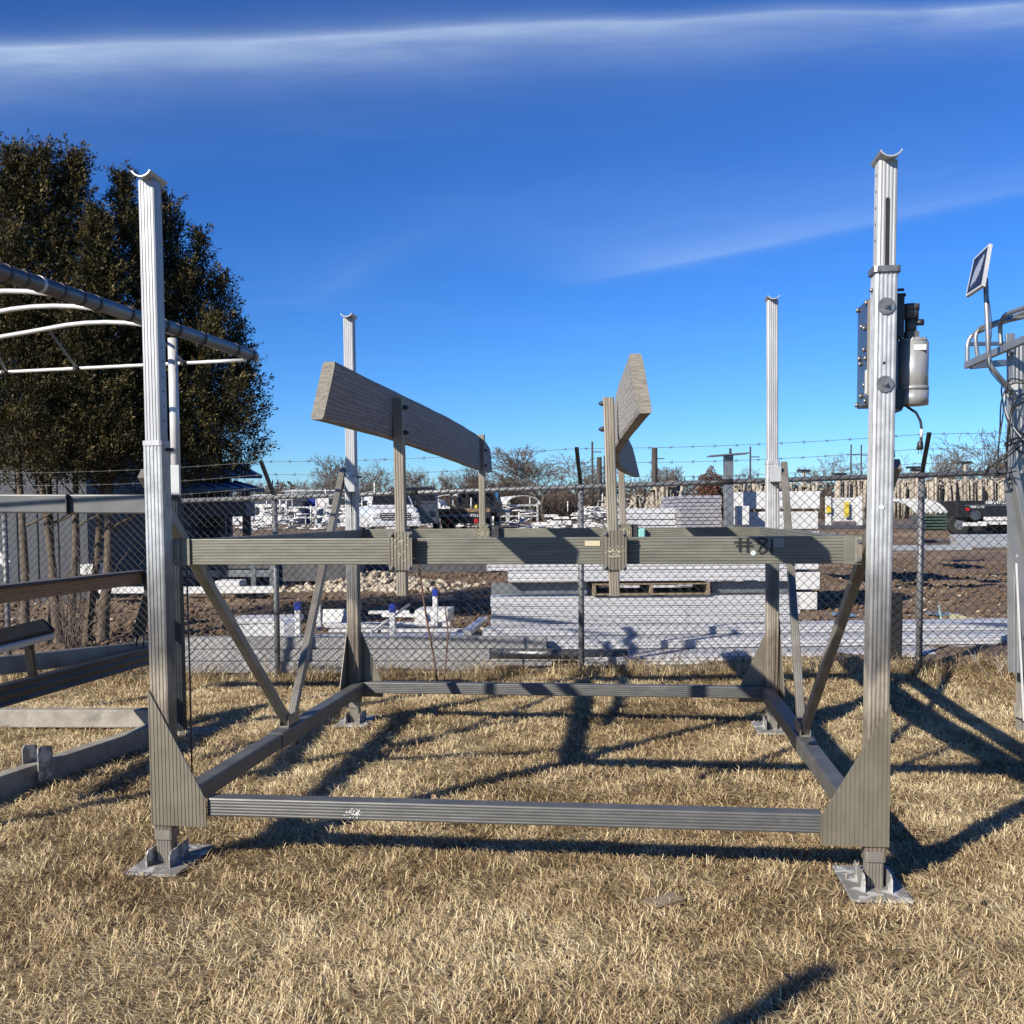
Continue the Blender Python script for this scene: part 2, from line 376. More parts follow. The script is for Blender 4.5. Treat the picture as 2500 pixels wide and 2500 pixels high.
def post(x, y, ztop, zs, lx=0.0, ly=0.0, zb=.17, clip=1, slot=False):
    def ax(z): return V3(x + lx * z / 3, y + PW/2 + ly * z / 3, z)
    b = B(); b.ext(P_OUT, ax(zb), ax(zs), (1,0,0), (0,1,0)); p = recalc(b.build('post', MA['galv'], lift))
    b = B(); b.ext(P_IN, ax(zs - .02), ax(ztop - .02), (1,0,0), (0,1,0)); recalc(b.build('inner_tube', MA['alu_post'], p))
    b = B(); b.ext(P_LEG, ax(.012), ax(zb + .02), (1,0,0), (0,1,0)); recalc(b.build('leg', MA['alu_brown'], p))
    b = B(); b.ext(rib(.088, .088, r=.012), ax(zb - .045), ax(zb + .001), (1,0,0), (0,1,0)); recalc(b.build('leg_collar', MA['alu_brown'], p))
    saddle(p, ax(ztop - .022))
    foot(p, ax(0).x, ax(0).y)
    return p, ax
pFL, aFL = post(0, 0, 3.113, 1.94, 0)
pFR, aFR = post(LW, 0, 3.047, 2.59, .018)
pBL, aBL = post(0, LD, 3.112, 1.93)
pBR, aBR = post(LW, LD, 3.144, 1.97, -.02)
# rim of each sleeve and the locking pins
for p, ax, zs in ((pFL, aFL, 1.94), (pBL, aBL, 1.93), (pBR, aBR, 1.97)):
    c = ax(zs); b = B(); b.ext(rib(.097, .097, r=.014), c - V3(0,0,.018), c + V3(0,0,.004), (1,0,0), (0,1,0)); recalc(b.build('sleeve_rim', MA['alu'], p))
    b = B(); b.cyl(c + V3(-.02, 0, -.035), c + V3(.078, 0, -.035), .008, 8); b.build('lock_pin', MA['dark'], p)
# front right post: strap, slot, washers, sticker
c = aFR(2.59); b = B(); b.ext(rib(.112, .112, r=.016), c - V3(0,0,.012), c + V3(0,0,.012), (1,0,0), (0,1,0)); recalc(b.build('strap_collar', MA['steel'], pFR))
b = B(); c = aFR(2.75)
sl = [(c.x + .008*math.cos(a), c.y - .0393, 2.87 + .008*math.sin(a)) for a in np.linspace(0, math.pi, 9)] + [(c.x - .008, c.y - .0393, 2.605), (c.x + .008, c.y - .0393, 2.605)]
b.plate(sl, (0, -.0012, 0)); recalc(b.build('slot', MA['black'], pFR))
for z in (2.44, 2.124):
    c = aFR(z); b = B(); b.cyl((c.x, c.y - .046, z), (c.x, c.y - .052, z), .034, 28); wsh = b.build('washer', MA['steel'], pFR)
    b = B(); b.cyl((c.x, c.y - .052, z), (c.x, c.y - .062, z), .012, 6); b.cyl((c.x, c.y - .062, z), (c.x, c.y - .072, z), .006, 8); b.build('bolt', MA['steel'], wsh)
c = aFR(2.21); b = B(); b.cyl((c.x - .004, c.y - .044, 2.21), (c.x - .004, c.y - .0468, 2.21), .006, 10); b.build('bolt_hole', MA['black'], pFR)
c = aFR(1.62); b = B(); b.cyl((c.x - .004, c.y - .045, 1.62), (c.x - .004, c.y - .0475, 1.62), .0105, 16); b.build('sticker', MA['dot'], pFR)
c = aFR(2.515); b = B(); b.cyl((c.x + .04, c.y + .01, c.z), (c.x + .082, c.y + .01, c.z), .006, 8); b.build('lock_pin', MA['dark'], pFR)
b = B(); b.ball((c.x - .05, c.y, c.z), .010); b.build('bolt', MA['steel'], pFR)
# row of adjustment holes on the inner tubes
for p, ax, zs, side in ((pFL, aFL, 2.0, 1), (pBL, aBL, 2.0, 1), (pFR, aFR, 2.68, -1)):
    for i in range(6):
        z = zs + .035 + i * .066; c = ax(z); b = B(); b.cyl((c.x + side*.036, c.y, z), (c.x + side*.0398, c.y, z), .0055, 8); b.build('adjustment_hole', MA['black'], p)
# gusset plates, ribbed: front pair and back pair, plus plates for the side beams
def gusset(name, parent, x0, sx, y, zt, zb, wdt, hb, ny, thick=.006, ribs=15):
    b = B(); n = ribs; xs = [i / n for i in range(n + 1)]
    def top(t): return zb + hb + (zt - zb - hb) * (1 - t)
    for i in range(n):
        t0, t1 = xs[i], xs[i+1]; g0, g1 = t0 + .28/n, t1 - .28/n
        for a, c_, d in ((t0, g0, 0), (g0, g1, .0022), (g1, t1, 0)):
            q = [V3(x0 + sx*wdt*a, y + d*ny, zb), V3(x0 + sx*wdt*c_, y + d*ny, zb), V3(x0 + sx*wdt*c_, y + d*ny, top(c_)), V3(x0 + sx*wdt*a, y + d*ny, top(a))]
            b.plate(q, (0, ny*(thick + .002 - d), 0))
    return recalc(b.build('gusset_plate', MA['alu_plate'], parent))
gusset('g', pFL, -.047, 1, -.010, .82, .195, .262, .125, 1)
gusset('g', pFR, LW + .052, -1, -.010, .80, .195, .278, .125, 1)
gusset('g', pBL, -.02, 1, LD + .092, .86, .195, .23, .10, 1)
gusset('g', pBR, LW + .02, -1, LD + .092, .86, .195, .26, .10, 1)
for p, x in ((pBL, -.052), (pBR, LW + .046), (pFL, -.052), (pFR, LW + .046)):
    b = B(); s = -1 if p in (pBL, pBR) else 1; y0 = (LD + .06) if s < 0 else .03
    if s > 0: continue
    b.plate([(x, y0, .20), (x, y0 + s*.26, .20), (x, y0 + s*.26, .31), (x, y0, .82)], (.006, 0, 0)); recalc(b.build('gusset_plate', MA['alu_plate'], p))
# lower frame
B_LOW = rib(.085, .085, (2, 0), (5, 5), .0018, .008)
b = B(); b.ext(B_LOW, (.215, .05, .281), (LW - .22, .05, .281), (0,1,0), (0,0,1)); recalc(b.build('lower_front_beam', MA['alu_dark'], lift))
b = B(); b.ext(B_LOW, (.05, LD + .045, .281), (LW - .05, LD + .045, .281), (0,1,0), (0,0,1)); recalc(b.build('lower_back_beam', MA['alu_dark'], lift))
for nm, x in (('l', .045), ('r', LW - .045)):
    b = B(); b.ext(rib(.088, .088, r=.010), (x, .09, .279), (x, 1.42, .279), (1,0,0), (0,0,1)); o = recalc(b.build('lower_side_beam', MA['alu_dark'], lift))
    b = B(); b.ext(rib(.096, .096, r=.010), (x, 1.36, .279), (x, 1.80, .279), (1,0,0), (0,0,1)); recalc(b.build('joint_sleeve', MA['alu_dark'], o))
    b = B(); b.ext(rib(.088, .088, r=.010), (x, 1.74, .279), (x, LD + .0, .279), (1,0,0), (0,0,1)); recalc(b.build('lower_side_beam', MA['alu_dark'], lift))
    b = B(); b.box((x - .03, 1.52, .328), (x + .03, 1.72, .336)); b.box((x - .03, 1.52, .33), (x - .024, 1.72, .40)); b.box((x + .024, 1.52, .33), (x + .03, 1.72, .40)); b.build('brace_bracket', MA['alu_brown'], o)
    for (ya, za, yb, zb_) in ((1.575, .355, .05, 1.80), (1.665, .355, LD + .05, 1.95)):
        p0 = V3(x, ya, za); p1 = V3(-.066 if x < 1 else LW + .070, yb, zb_); t = (p1 - p0).normalized()
        b = B(); b.ext(rib(.046, .058, (3, 3), (0, 0), .002, .006), p0, p1, (1,0,0), V3(1,0,0).cross(t)); br = recalc(b.build('diagonal_brace', MA['alu_br'] if 'alu_br' in MA else MA['alu_brown'], lift))
# splash of scale on the lower front beam
def flecks(name, parent, origin, ux, uz, n, w, h, mat, ny, seed, r0=.0015, r1=.0055):
    rnd = random.Random(seed); b = B(); o = Vector(origin); ux = Vector(ux); uz = Vector(uz); nn = Vector(ny)
    for i in range(n):
        c = o + ux * rnd.gauss(0, w) + uz * max(-2*h, min(2*h, rnd.gauss(0, h))); r = rnd.uniform(r0, r1); kk = rnd.randint(5, 7)
        b.plate([c + ux * r * rnd.uniform(.5, 1.2) * math.cos(2*math.pi*j/kk) + uz * r * rnd.uniform(.4, .9) * math.sin(2*math.pi*j/kk) for j in range(kk)], nn)
    return recalc(b.build(name, mat, parent))
flecks('scale_deposit', lift, (.90, .0063, .272), (1,0,0), (0,0,1), 60, .022, .010, MA['white'], (0,-.0012,0), 3)['kind'] = 'stuff'
# carriage: upper beams
HB, TB = .118, .062
ZB = 1.4987 - HB/2
B_UP = rib(TB, HB, (0, 0), (8, 8), .0024, .004, .42)
b = B(); b.ext(B_UP, (.048, .13, ZB), (LW - .048, .13, ZB), (0,1,0), (0,0,1)); fb = recalc(b.build('upper_front_beam', MA['alu_olive'], lift))
b = B(); b.ext(B_UP, (.085, LD - .03, ZB), (LW - .085, LD - .03, ZB), (0,1,0), (0,0,1)); bb = recalc(b.build('upper_back_beam', MA['alu_olive'], lift))
for x in (.095, LW - .095):
    b = B(); b.ext(rib(.05, HB, (0,0), (6,6), .003, .004), (x, .168, ZB - .002), (x, LD - .07, ZB - .002), (1,0,0), (0,0,1)); recalc(b.build('upper_side_beam', MA['alu_olive'], lift))
for x0_, x1_ in ((.050, .125), (LW - .125, LW - .050)):
    b = B(); b.bbox((x0_, .0885, ZB - .062), (x1_, .0985, ZB + .062), .002); b.build('end_bracket', MA['alu_olive'], fb)
for x, s, bm_ in ((.066, 1, fb), (LW - .066, -1, fb)):
    b = B(); b.bbox((x - .014, .078, ZB - .052), (x + .014, .0882, ZB + .056), .002); o = b.build('end_clip', MA['alu_up'], bm_)
    for dz in (-.038, .038):
        b = B(); b.cyl((x, .078, ZB + dz), (x, .069, ZB + dz), .009, 6); b.build('bolt', MA['steel'], o)
# uprights with clamp plates
def upright(x, y, ytop_dx, z0, z1, facing, wd=.046):
    b = B(); b.ext(rib(wd, wd, (3, 3), (2, 2), .0025, .006), (x, y, z0), (x + ytop_dx, y, z1), (1,0,0), (0,1,0)); u = recalc(b.build('bunk_upright', MA['alu_up'], lift))
    pl = B(); n = 7; pw, ph = .104, .158; yf = y - facing * .030
    for i in range(n):
        a = -pw/2 + pw*i/n; e = pw/n
        for q0, q1, d in ((0, .3, 0), (.3, .7, .003), (.7, 1, 0)):
            pl.box((x + a + e*q0, yf - .004 + (d if facing > 0 else -.0), ZB - ph/2 - .002), (x + a + e*q1, yf + .004 - (d if facing < 0 else 0), ZB + ph/2 - .002 + .012))
    pl = pl.build('clamp_plate', MA['alu_plate'], u)
    for dx in (-.040, .040):
        for dz in (-.068, .076):
            b = B(); b.cyl((x + dx, yf - facing*.004, ZB + dz), (x + dx, yf - facing*.013, ZB + dz), .0085, 6); b.cyl((x + dx, yf - facing*.013, ZB + dz), (x + dx, yf - facing*.019, ZB + dz), .005, 8); b.build('bolt', MA['steel'], pl)
    return u, pl
uFL, plFL = upright(1.122, .067, -.008, 1.245, 2.115, 1)
uFR, plFR = upright(2.062, .067, -.026, 1.245, 2.10, 1)
uBL, plBL = upright(1.030, LD - .088, -.004, 1.27, 2.19, 1)
uBR, plBR = upright(2.075, LD - .088, -.03, 1.27, 2.05, 1)
for pl, x, y, s_, n, dz in ((plFL, 1.122, .0315, 4, 26, .045), (plFR, 2.062, .0315, 5, 70, -.005), (plFL, 1.125, .0315, 9, 12, -.028), (plBL, 1.03, LD - .1235, 6, 120, .03), (plBR, 2.075, LD - .1235, 7, 90, .03)):
    flecks('lichen_crust', pl, (x, y, ZB + dz), (1,0,0), (0,0,1), n, .017 if y < 1 else .03, .014 if y < 1 else .035, MA['lichen'], (0,-.0006,0), s_)['kind'] = 'stuff'
flecks('lichen_crust', bb, (2.32, LD - .0645, ZB - .043), (1,0,0), (0,0,1), 420, .28, .010, MA['lichen'], (0,-.0006,0), 11)['kind'] = 'stuff'
flecks('lichen_crust', bb, (1.25, LD - .0645, ZB - .040), (1,0,0), (0,0,1), 90, .14, .008, MA['lichen'], (0,-.0006,0), 12)['kind'] = 'stuff'
b = B(); b.bbox((2.175, LD - .115, ZB - .05), (2.225, LD - .065, ZB + .055), .008); b.build('corner_block', MA['teal'], bb)
b = B(); b.bbox((2.115, LD - .105, ZB - .05), (2.172, LD - .064, ZB + .085), .006); b.build('clamp_block', MA['dark'], bb)
b = B(); b.bbox((1.075, LD - .105, ZB - .05), (1.155, LD - .064, ZB + .085), .006); b.build('clamp_block', MA['dark'], bb)
# planks (bunks), bowed and twisted along their length
def plank(sections, parts_bolt, th=.046):
    """sections: (y, x_bottom, x_top, z_bottom, z_top)"""
    ys = np.linspace(sections[0][0], sections[-1][0], 25); S = np.array(sections)
    f = [np.interp(ys, S[:,0], S[:,i]) for i in range(1, 5)]
    for a in f:
        kk = np.convolve(np.pad(a, 2, mode='edge'), np.ones(5)/5, 'valid'); a[2:-2] = kk[2:-2]
    b = B(); vs = []; nn = 10
    for i in range(25):
        xb, xt, zb, zt = (a[i] for a in f); wob = .0010 * math.sin(i*1.7)
        ring = []
        for (s, t) in ((-1,.05),(-.8,0),(.8,0),(1,.05),(1,.35),(1,.7),(.95,.95),(.75,1),(-.75,1),(-1,.95)):
            ring.append((xb + (xt - xb)*t + s*th/2, ys[i], zb + wob + (zt - zb)*t))
        vs += ring
    fs = [(i*nn + j, (i+1)*nn + j, (i+1)*nn + (j+1) % nn, i*nn + (j+1) % nn) for i in range(24) for j in range(nn)]
    b.add(vs, fs); o = recalc(b.build('bunk_board', MA['wood'], lift))
    for base, yy in ((0, -.0015), (24*nn, .0015)):
        e = B(); pts = [V3(*vs[base + j]) for j in range(nn)]; e.plate(pts, (0, yy, 0)); recalc(e.build('end_grain', MA['endgrain'], o))
    return o
kL = plank([(-.87, 1.038, 1.088, 1.940, 2.140), (-.3, 1.062, 1.078, 1.940, 2.145), (.0, 1.072, 1.074, 1.942, 2.150), (1.6, 1.055, 1.060, 1.935, 2.165), (3.13, .990, .985, 1.935, 2.185), (3.45, .995, .982, 1.935, 2.18), (3.72, 1.000, .985, 1.94, 2.13)], 0)
kR = plank([(-.87, 2.185, 2.150, 1.940, 2.140), (-.45, 2.148, 2.128, 1.932, 2.145), (.0, 2.108, 2.100, 1.92, 2.150), (.9, 2.045, 2.062, 1.90, 2.15), (1.8, 2.040, 2.060, 1.885, 2.14), (2.6, 2.085, 2.080, 1.875, 2.13), (3.3, 2.165, 2.110, 1.87, 2.10)], 0)
for u, x, s, y in ((uFL, 1.118, 1, .067), (uFR, 2.036, -1, .067), (uBL, 1.028, 1, LD - .088), (uBR, 2.045, -1, LD - .088)):
    for z in (2.075, 1.965):
        b = B(); b.cyl((x + s*.016, y, z), (x + s*.034, y, z), .011, 6); b.cyl((x + s*.034, y, z), (x + s*.042, y, z), .006, 8); b.build('bunk_bolt', MA['dark'], u)
# marks on the upper front beam
yF = .13 - TB/2
def sx(px): return V3(*at(px, 1340, 4.4))
def lx(px): # photo column to place along the beam
    d = at(px, 1340, 1.0) - V3(0, 0, CH); o = V3(-1.6095, 4.615, 0); a = V3(math.cos(LTH), math.sin(LTH), 0); n = V3(-math.sin(LTH), math.cos(LTH), 0)
    t = ((o + n * yF).dot(n)) / V3(d.x, d.y, 0).dot(n); return (V3(d.x, d.y, 0) * t - o).dot(a)
def patch(name, px0, px1, z0, z1, mat, parent=fb):
    b = B(); b.box((lx(px0), yF - .0022, z0), (lx(px1), yF - .0002, z1)); return b.build(name, mat, parent)
patch('sticker', 1428, 1465, 1.4610, 1.4835, MA['tan'])
patch('sticker', 1877, 1914, 1.4510, 1.4910, MA['greylabel'])
b = B(); c0 = lx(1839); b.cyl((c0, yF - .0002, 1.428), (c0, yF - .0024, 1.428), .0108, 18); b.build('sticker', MA['dot'], fb)
def stroke(pts, wdt, nm='ink_stroke', y=None):
    b = B(); y = (yF - .003) if y is None else y
    pts = [V3(lx(p), y, z) for p, z in pts]
    for a, c in zip(pts, pts[1:]):
        t = (c - a).normalized(); s = V3(-t.z, 0, t.x) * wdt / 2; e = t * wdt * .3
        b.plate([a - e - s, a - e + s, c + e + s, c + e - s], (0, -.0006, 0))
    return recalc(b.build(nm, MA['ink'], inkm))
inkm = bpy.data.objects.new('handwritten_number', None); COL.objects.link(inkm); inkm.parent = fb; inkm['label'] = 'handwritten #81 in black marker'
stroke([(1806, 1.492), (1806, 1.436)], .0100); stroke([(1825, 1.492), (1825, 1.433)], .0100)
stroke([(1793, 1.474), (1834, 1.473)], .006); stroke([(1797, 1.458), (1838, 1.458)], .006)
stroke([(1871, 1.482), (1866, 1.491), (1855, 1.491), (1849, 1.482), (1853, 1.472), (1864, 1.461), (1872, 1.446), (1868, 1.432), (1857, 1.426), (1852, 1.436), (1856, 1.452), (1866, 1.466), (1871, 1.476), (1870, 1.486)], .0065)
stroke([(1884, 1.485), (1884, 1.424)], .0115)
# pulley housings and hoist cables
for p, ax, zs, dx in ((pBL, aBL, 1.93, .02), (pBR, aBR, 1.97, .018)):
    c = ax(zs); b = B(); b.bbox((c.x + dx - .045, c.y - .115, zs - .15), (c.x + dx + .035, c.y - .047, zs - .035), .004); o = b.build('pulley_housing', MA['alu'], p)
    b = B(); b.cyl((c.x + dx + .028, c.y - .08, zs - .09), (c.x + dx + .04, c.y - .08, zs - .09), .014, 8); b.build('bolt', MA['steel'], o)
    b = B(); b.tube([(c.x + dx + .0, c.y - .085, zs - .14), (c.x + dx + .005, c.y - .085, .9), (c.x + dx + .0, c.y - .075, .34)], .004, 6); b.build('hoist_cable', MA['cable'], p)
c = aFL(1.85); b = B(); b.bbox((c.x - .066, c.y + .0, 1.80), (c.x - .0465, c.y + .05, 1.90), .003); b.build('pulley_housing', MA['alu'], pFL)
b = B(); b.tube([(.075, .16, 1.36), (.078, .16, .9), (.076, .16, .33)], .0045, 6); b.build('hoist_cable', MA['cable'], pFL)
# winch on the front right post: gear housing, control box, motor, cord
q = LW + .02
wn = bpy.data.objects.new('winch', None); COL.objects.link(wn); wn.parent = lift; wn.location = (0, 0, .068); wn['label'] = 'grey electric winch motor with blue-grey gear housing'
b = B(); b.bbox((q - .056, .098, 1.985), (q + .015, .30, 2.425), .003); gh = b.build('gear_housing', MA['bluegrey'], wn)
b = B(); b.bbox((q - .058, .0945, 2.02), (q - .03, .0975, 2.42), .001); b.build('housing_flange', MA['alu_up'], wn)
rnd = random.Random(5)
for yy, zz_ in ((.115,.02),(.28,.02),(.115,.43),(.28,.43),(.15,.33),(.20,.345),(.15,.24),(.24,.215),(.225,.19),(.14,.09),(.12,.20),(.2,.05)):
    b = B(); b.cyl((q - .056, yy, 1.98 + zz_), (q - .067, yy, 1.98 + zz_), .010, 6); b.build('bolt', MA['steel'], gh)
b = B(); b.box((q - .0582, .105, 2.03), (q - .0562, .135, 2.13)); b.build('data_label', MA['white'], gh)
b = B(); b.bbox((q + .04, .10, 2.26), (q + .092, .22, 2.435), .004); b.build('control_box', MA['dark'], wn)
b = B(); b.bbox((q + .036, .096, 2.428), (q + .097, .225, 2.442), .003); b.build('control_box_lid', MA['black'], wn)
b = B(); b.bbox((q + .02, .11, 1.985), (q + .075, .20, 2.25), .004); b.build('mounting_block', MA['bluegrey'], wn)
b = B(); b.plate([(q + .01, .10, 1.985), (q + .085, .10, 1.955), (q + .095, .10, 1.975), (q + .095, .10, 2.04), (q + .01, .10, 2.06)], (0, .10, 0)); recalc(b.build('mounting_bracket', MA['dark'], wn))
mx, my = q + .142, .16
b = B(); b.cyl((mx, my, 2.00), (mx, my, 2.245), .064, 28); b.cyl((mx, my, 2.245), (mx, my, 2.262), .064, 28, .050); mo = b.build('motor_body', MA['motor'], wn)
b = B(); b.cyl((mx, my, 2.045), (mx, my, 2.06), .067, 28); b.cyl((mx, my, 1.983), (mx, my, 2.04), .0655, 28, .067); b.build('motor_end_cap', MA['motor'], mo)
b = B(); b.cyl((mx - .01, my, 2.26), (mx - .01, my, 2.29), .030, 12); b.cyl((mx - .01, my, 2.285), (mx - .01, my, 2.345), .024, 12); b.cyl((mx - .012, my, 2.345), (mx - .012, my, 2.40), .034, 16); b.cyl((mx - .012, my, 2.38), (mx - .012, my, 2.405), .037, 16); b.box((mx - .03, my - .03, 2.262), (mx + .018, my + .03, 2.29)); b.build('gear_head', MA['gearhead'], mo)
b = B(); b.cyl((mx + .012, my, 2.33), (mx + .042, my, 2.33), .014, 10); b.build('fill_plug', MA['dark'], mo)
b = B(); b.box((mx - .012, my - .0655, 2.205), (mx + .038, my - .052, 2.228)); b.build('data_label', MA['white'], mo)
for i in range(6):
    a = 2*math.pi*i/6 + .3; b = B(); b.cyl((mx + .054*math.cos(a), my + .054*math.sin(a), 2.245), (mx + .054*math.cos(a), my + .054*math.sin(a), 2.262), .006, 6); b.build('bolt', MA['steel'], mo)
cd = B(); cp = [(mx - .035, my - .02, 1.985), (mx - .02, my - .02, 1.972), (mx + .012, my - .02, 1.95), (mx + .03, my - .02, 1.915), (mx + .036, my - .02, 1.88), (mx + .034, my - .02, 1.845)]
cd.tube(cp, .0055, 8); co = cd.build('power_cord', MA['black'], wn)
b = B(); b.tube([cp[-2], cp[-1]], .0065, 8); b.build('cord_tag', MA['white'], co)
b = B(); X, Y_, Z_ = cp[-1]; b.tube([(X, Y_, Z_), (X, Y_, Z_ - .012), (X - .003, Y_, Z_ - .022), (X - .004, Y_, Z_ - .045), (X - .004, Y_, Z_ - .052)], [.006, .006, .012, .014, .010], 10); pg = b.build('plug', MA['black'], co)
for dx in (-.006, .005):
    b = B(); b.box((X - .004 + dx - .001, Y_ - .003, Z_ - .07), (X - .004 + dx + .001, Y_ + .003, Z_ - .05)); b.build('plug_blade', MA['steel'], pg)
c = aFR(1.8); b = B(); b.plate([(c.x + .035, .10, 1.88), (c.x + .066, .10, 1.86), (c.x + .070, .10, 1.835), (c.x + .036, .10, 1.68)], (0, .07, 0)); gd = recalc(b.build('cable_guide', MA['alu_up'], pFR))
b = B(); b.plate([(c.x + .034, .098, 1.885), (c.x + .066, .098, 1.862), (c.x + .0715, .098, 1.832), (c.x + .036, .098, 1.838)], (0, .074, 0)); recalc(b.build('guide_cap', MA['black'], gd))
b = B(); b.plate([(c.x + .03, .11, 1.475), (c.x + .052, .11, 1.42), (c.x + .03, .11, 1.42)], (0, .03, 0)); recalc(b.build('tag', MA['green'], pFR))
# ------------------------------------------------------------------ chain-link fence
fence = thing('chain_link_fence', 'chain-link fence with top rail and barbed wire behind the boat lift', 'fence', (FX0, FY0, 0), FTH)
def frail(s): return 1.862 + .022 * s * .98           # height of the top rail along the line
def fbase(s): return .045 + .043 * s
SL, SR = -6.4, 5.2
MA['fpost'] = MA['fence']
posts = [-6.3, -3.165, 0, 3.115, 6.2]
for s in posts[:4] + ([posts[4]] if SR > 6 else []):
    b = B(); b.cyl((s, .035, fbase(s) - .3), (s, .035, frail(s) + .03), .029, 14); b.ball((s, .035, frail(s) + .03), .03, 12, 5, .5); fp = b.build('fence_post', MA['fence'], fence)
    b = B(); tl = V3(s, .03, frail(s) + .02); tip = V3(s, -.27, frail(s) + .36)
    b.ext([(-.018, -.012), (.018, -.012), (.018, .012), (-.018, .012)], tl, tip, (1,0,0), (tip - tl).normalized().cross(V3(1,0,0))); recalc(b.build('barb_arm', MA['black'], fp))
    for j in range(6):
        z = fbase(s) + .25 + j * .29; r = B(); r.tube([(s + .032*math.cos(a), .035 + .032*math.sin(a), z) for a in np.linspace(0, 2*math.pi, 13)[:-1]], .003, 5, closed=True); r.build('tie_wire', MA['fence'], fp)
b = B(); b.tube([(SL, .0, frail(SL)), (SR, .0, frail(SR))], .0235, 14); b.build('top_rail', MA['fence'], fence)
for s in (-5.0, -1.75, 1.31):
    b = B(); b.tube([(s - .13, 0, frail(s - .13)), (s + .13, 0, frail(s + .13))], .0262, 14); b.build('rail_sleeve', MA['fsleeve'] if 'fsleeve' in MA else MA['mesh'], fence)
# woven wires, each a zigzag that hooks its neighbours
pitch, dz = .042, .0415; wr = .0033
vs, fs = [], []
nw = int((SR - SL) / pitch)
for i in range(nw):
    s0 = SL + (i + .5) * pitch; zb = fbase(s0) - .02; zt = frail(s0) + .035; n = int((zt - zb) / dz)
    for j in range(n + 1):
        sg = 1 if (i + j) % 2 else -1
        c = (s0 + sg * pitch / 2, -.027 + sg * (1 if i % 2 else -1) * .003, zt - j * dz); o = len(vs)
        for a in (0, 2.094, 4.189): vs.append((c[0] + wr * 1.3 * math.cos(a), c[1] + wr * math.sin(a), c[2]))
        if j:
            for a in range(3): fs.append((o - 3 + a, o - 3 + (a + 1) % 3, o + (a + 1) % 3, o + a))
    # twisted ends standing above the rail
b = B(); b.v = vs; b.f = fs; b.sm = [False] * len(fs)
for i in range(0, nw):
    s0 = SL + (i + .5) * pitch; sg = 1 if i % 2 else -1
    if i % 2: continue
    z = frail(s0) + .035; b.tube([(s0 - pitch/2, -.027, z), (s0 - pitch/2 + .006, -.027, z + .022)], wr, 3); b.tube([(s0 - pitch/2, -.027, z), (s0 - pitch/2 - .006, -.027, z + .022)], wr, 3)
cl_ = recalc(b.build('chain_link_mesh', MA['mesh'], fence)); cl_['kind'] = 'stuff'
for s in np.arange(SL + .3, SR, .55):
    r = B(); r.tube([(s, -.003 + .027*math.cos(a), frail(s) + .027*math.sin(a)) for a in np.linspace(0, 2*math.pi, 11)[:-1]], .003, 5, closed=True); r.build('tie_wire', MA['fence'], fence)
for f_ in (.98, .62, .26):
    pts = []; ss = np.linspace(SL, SR, 60)
    for s in ss:
        u = ((s + 6.3) % 3.13) / 3.13; pts.append(V3(s, .03 - .30 * f_, frail(s) + .02 + .34 * f_ - .05 * 4 * u * (1 - u) * (1.2 - f_ * .6)))
    b = B(); b.tube(pts, .0022, 5)
    acc = 0
    for a, c in zip(pts, pts[1:]):
        acc += (c - a).length
        if acc > .15:
            acc = 0; d = (c - a).normalized()
            b.tube([c + V3(-.012, .004, .016), c + V3(.012, -.004, -.016)], .0018, 4); b.tube([c + V3(-.012, -.004, -.016), c + V3(.012, .004, .016)], .0018, 4); b.tube([c - d*.012, c + d*.012], .0045, 5)
    b.build('barbed_strand', MA['barb'], fence)
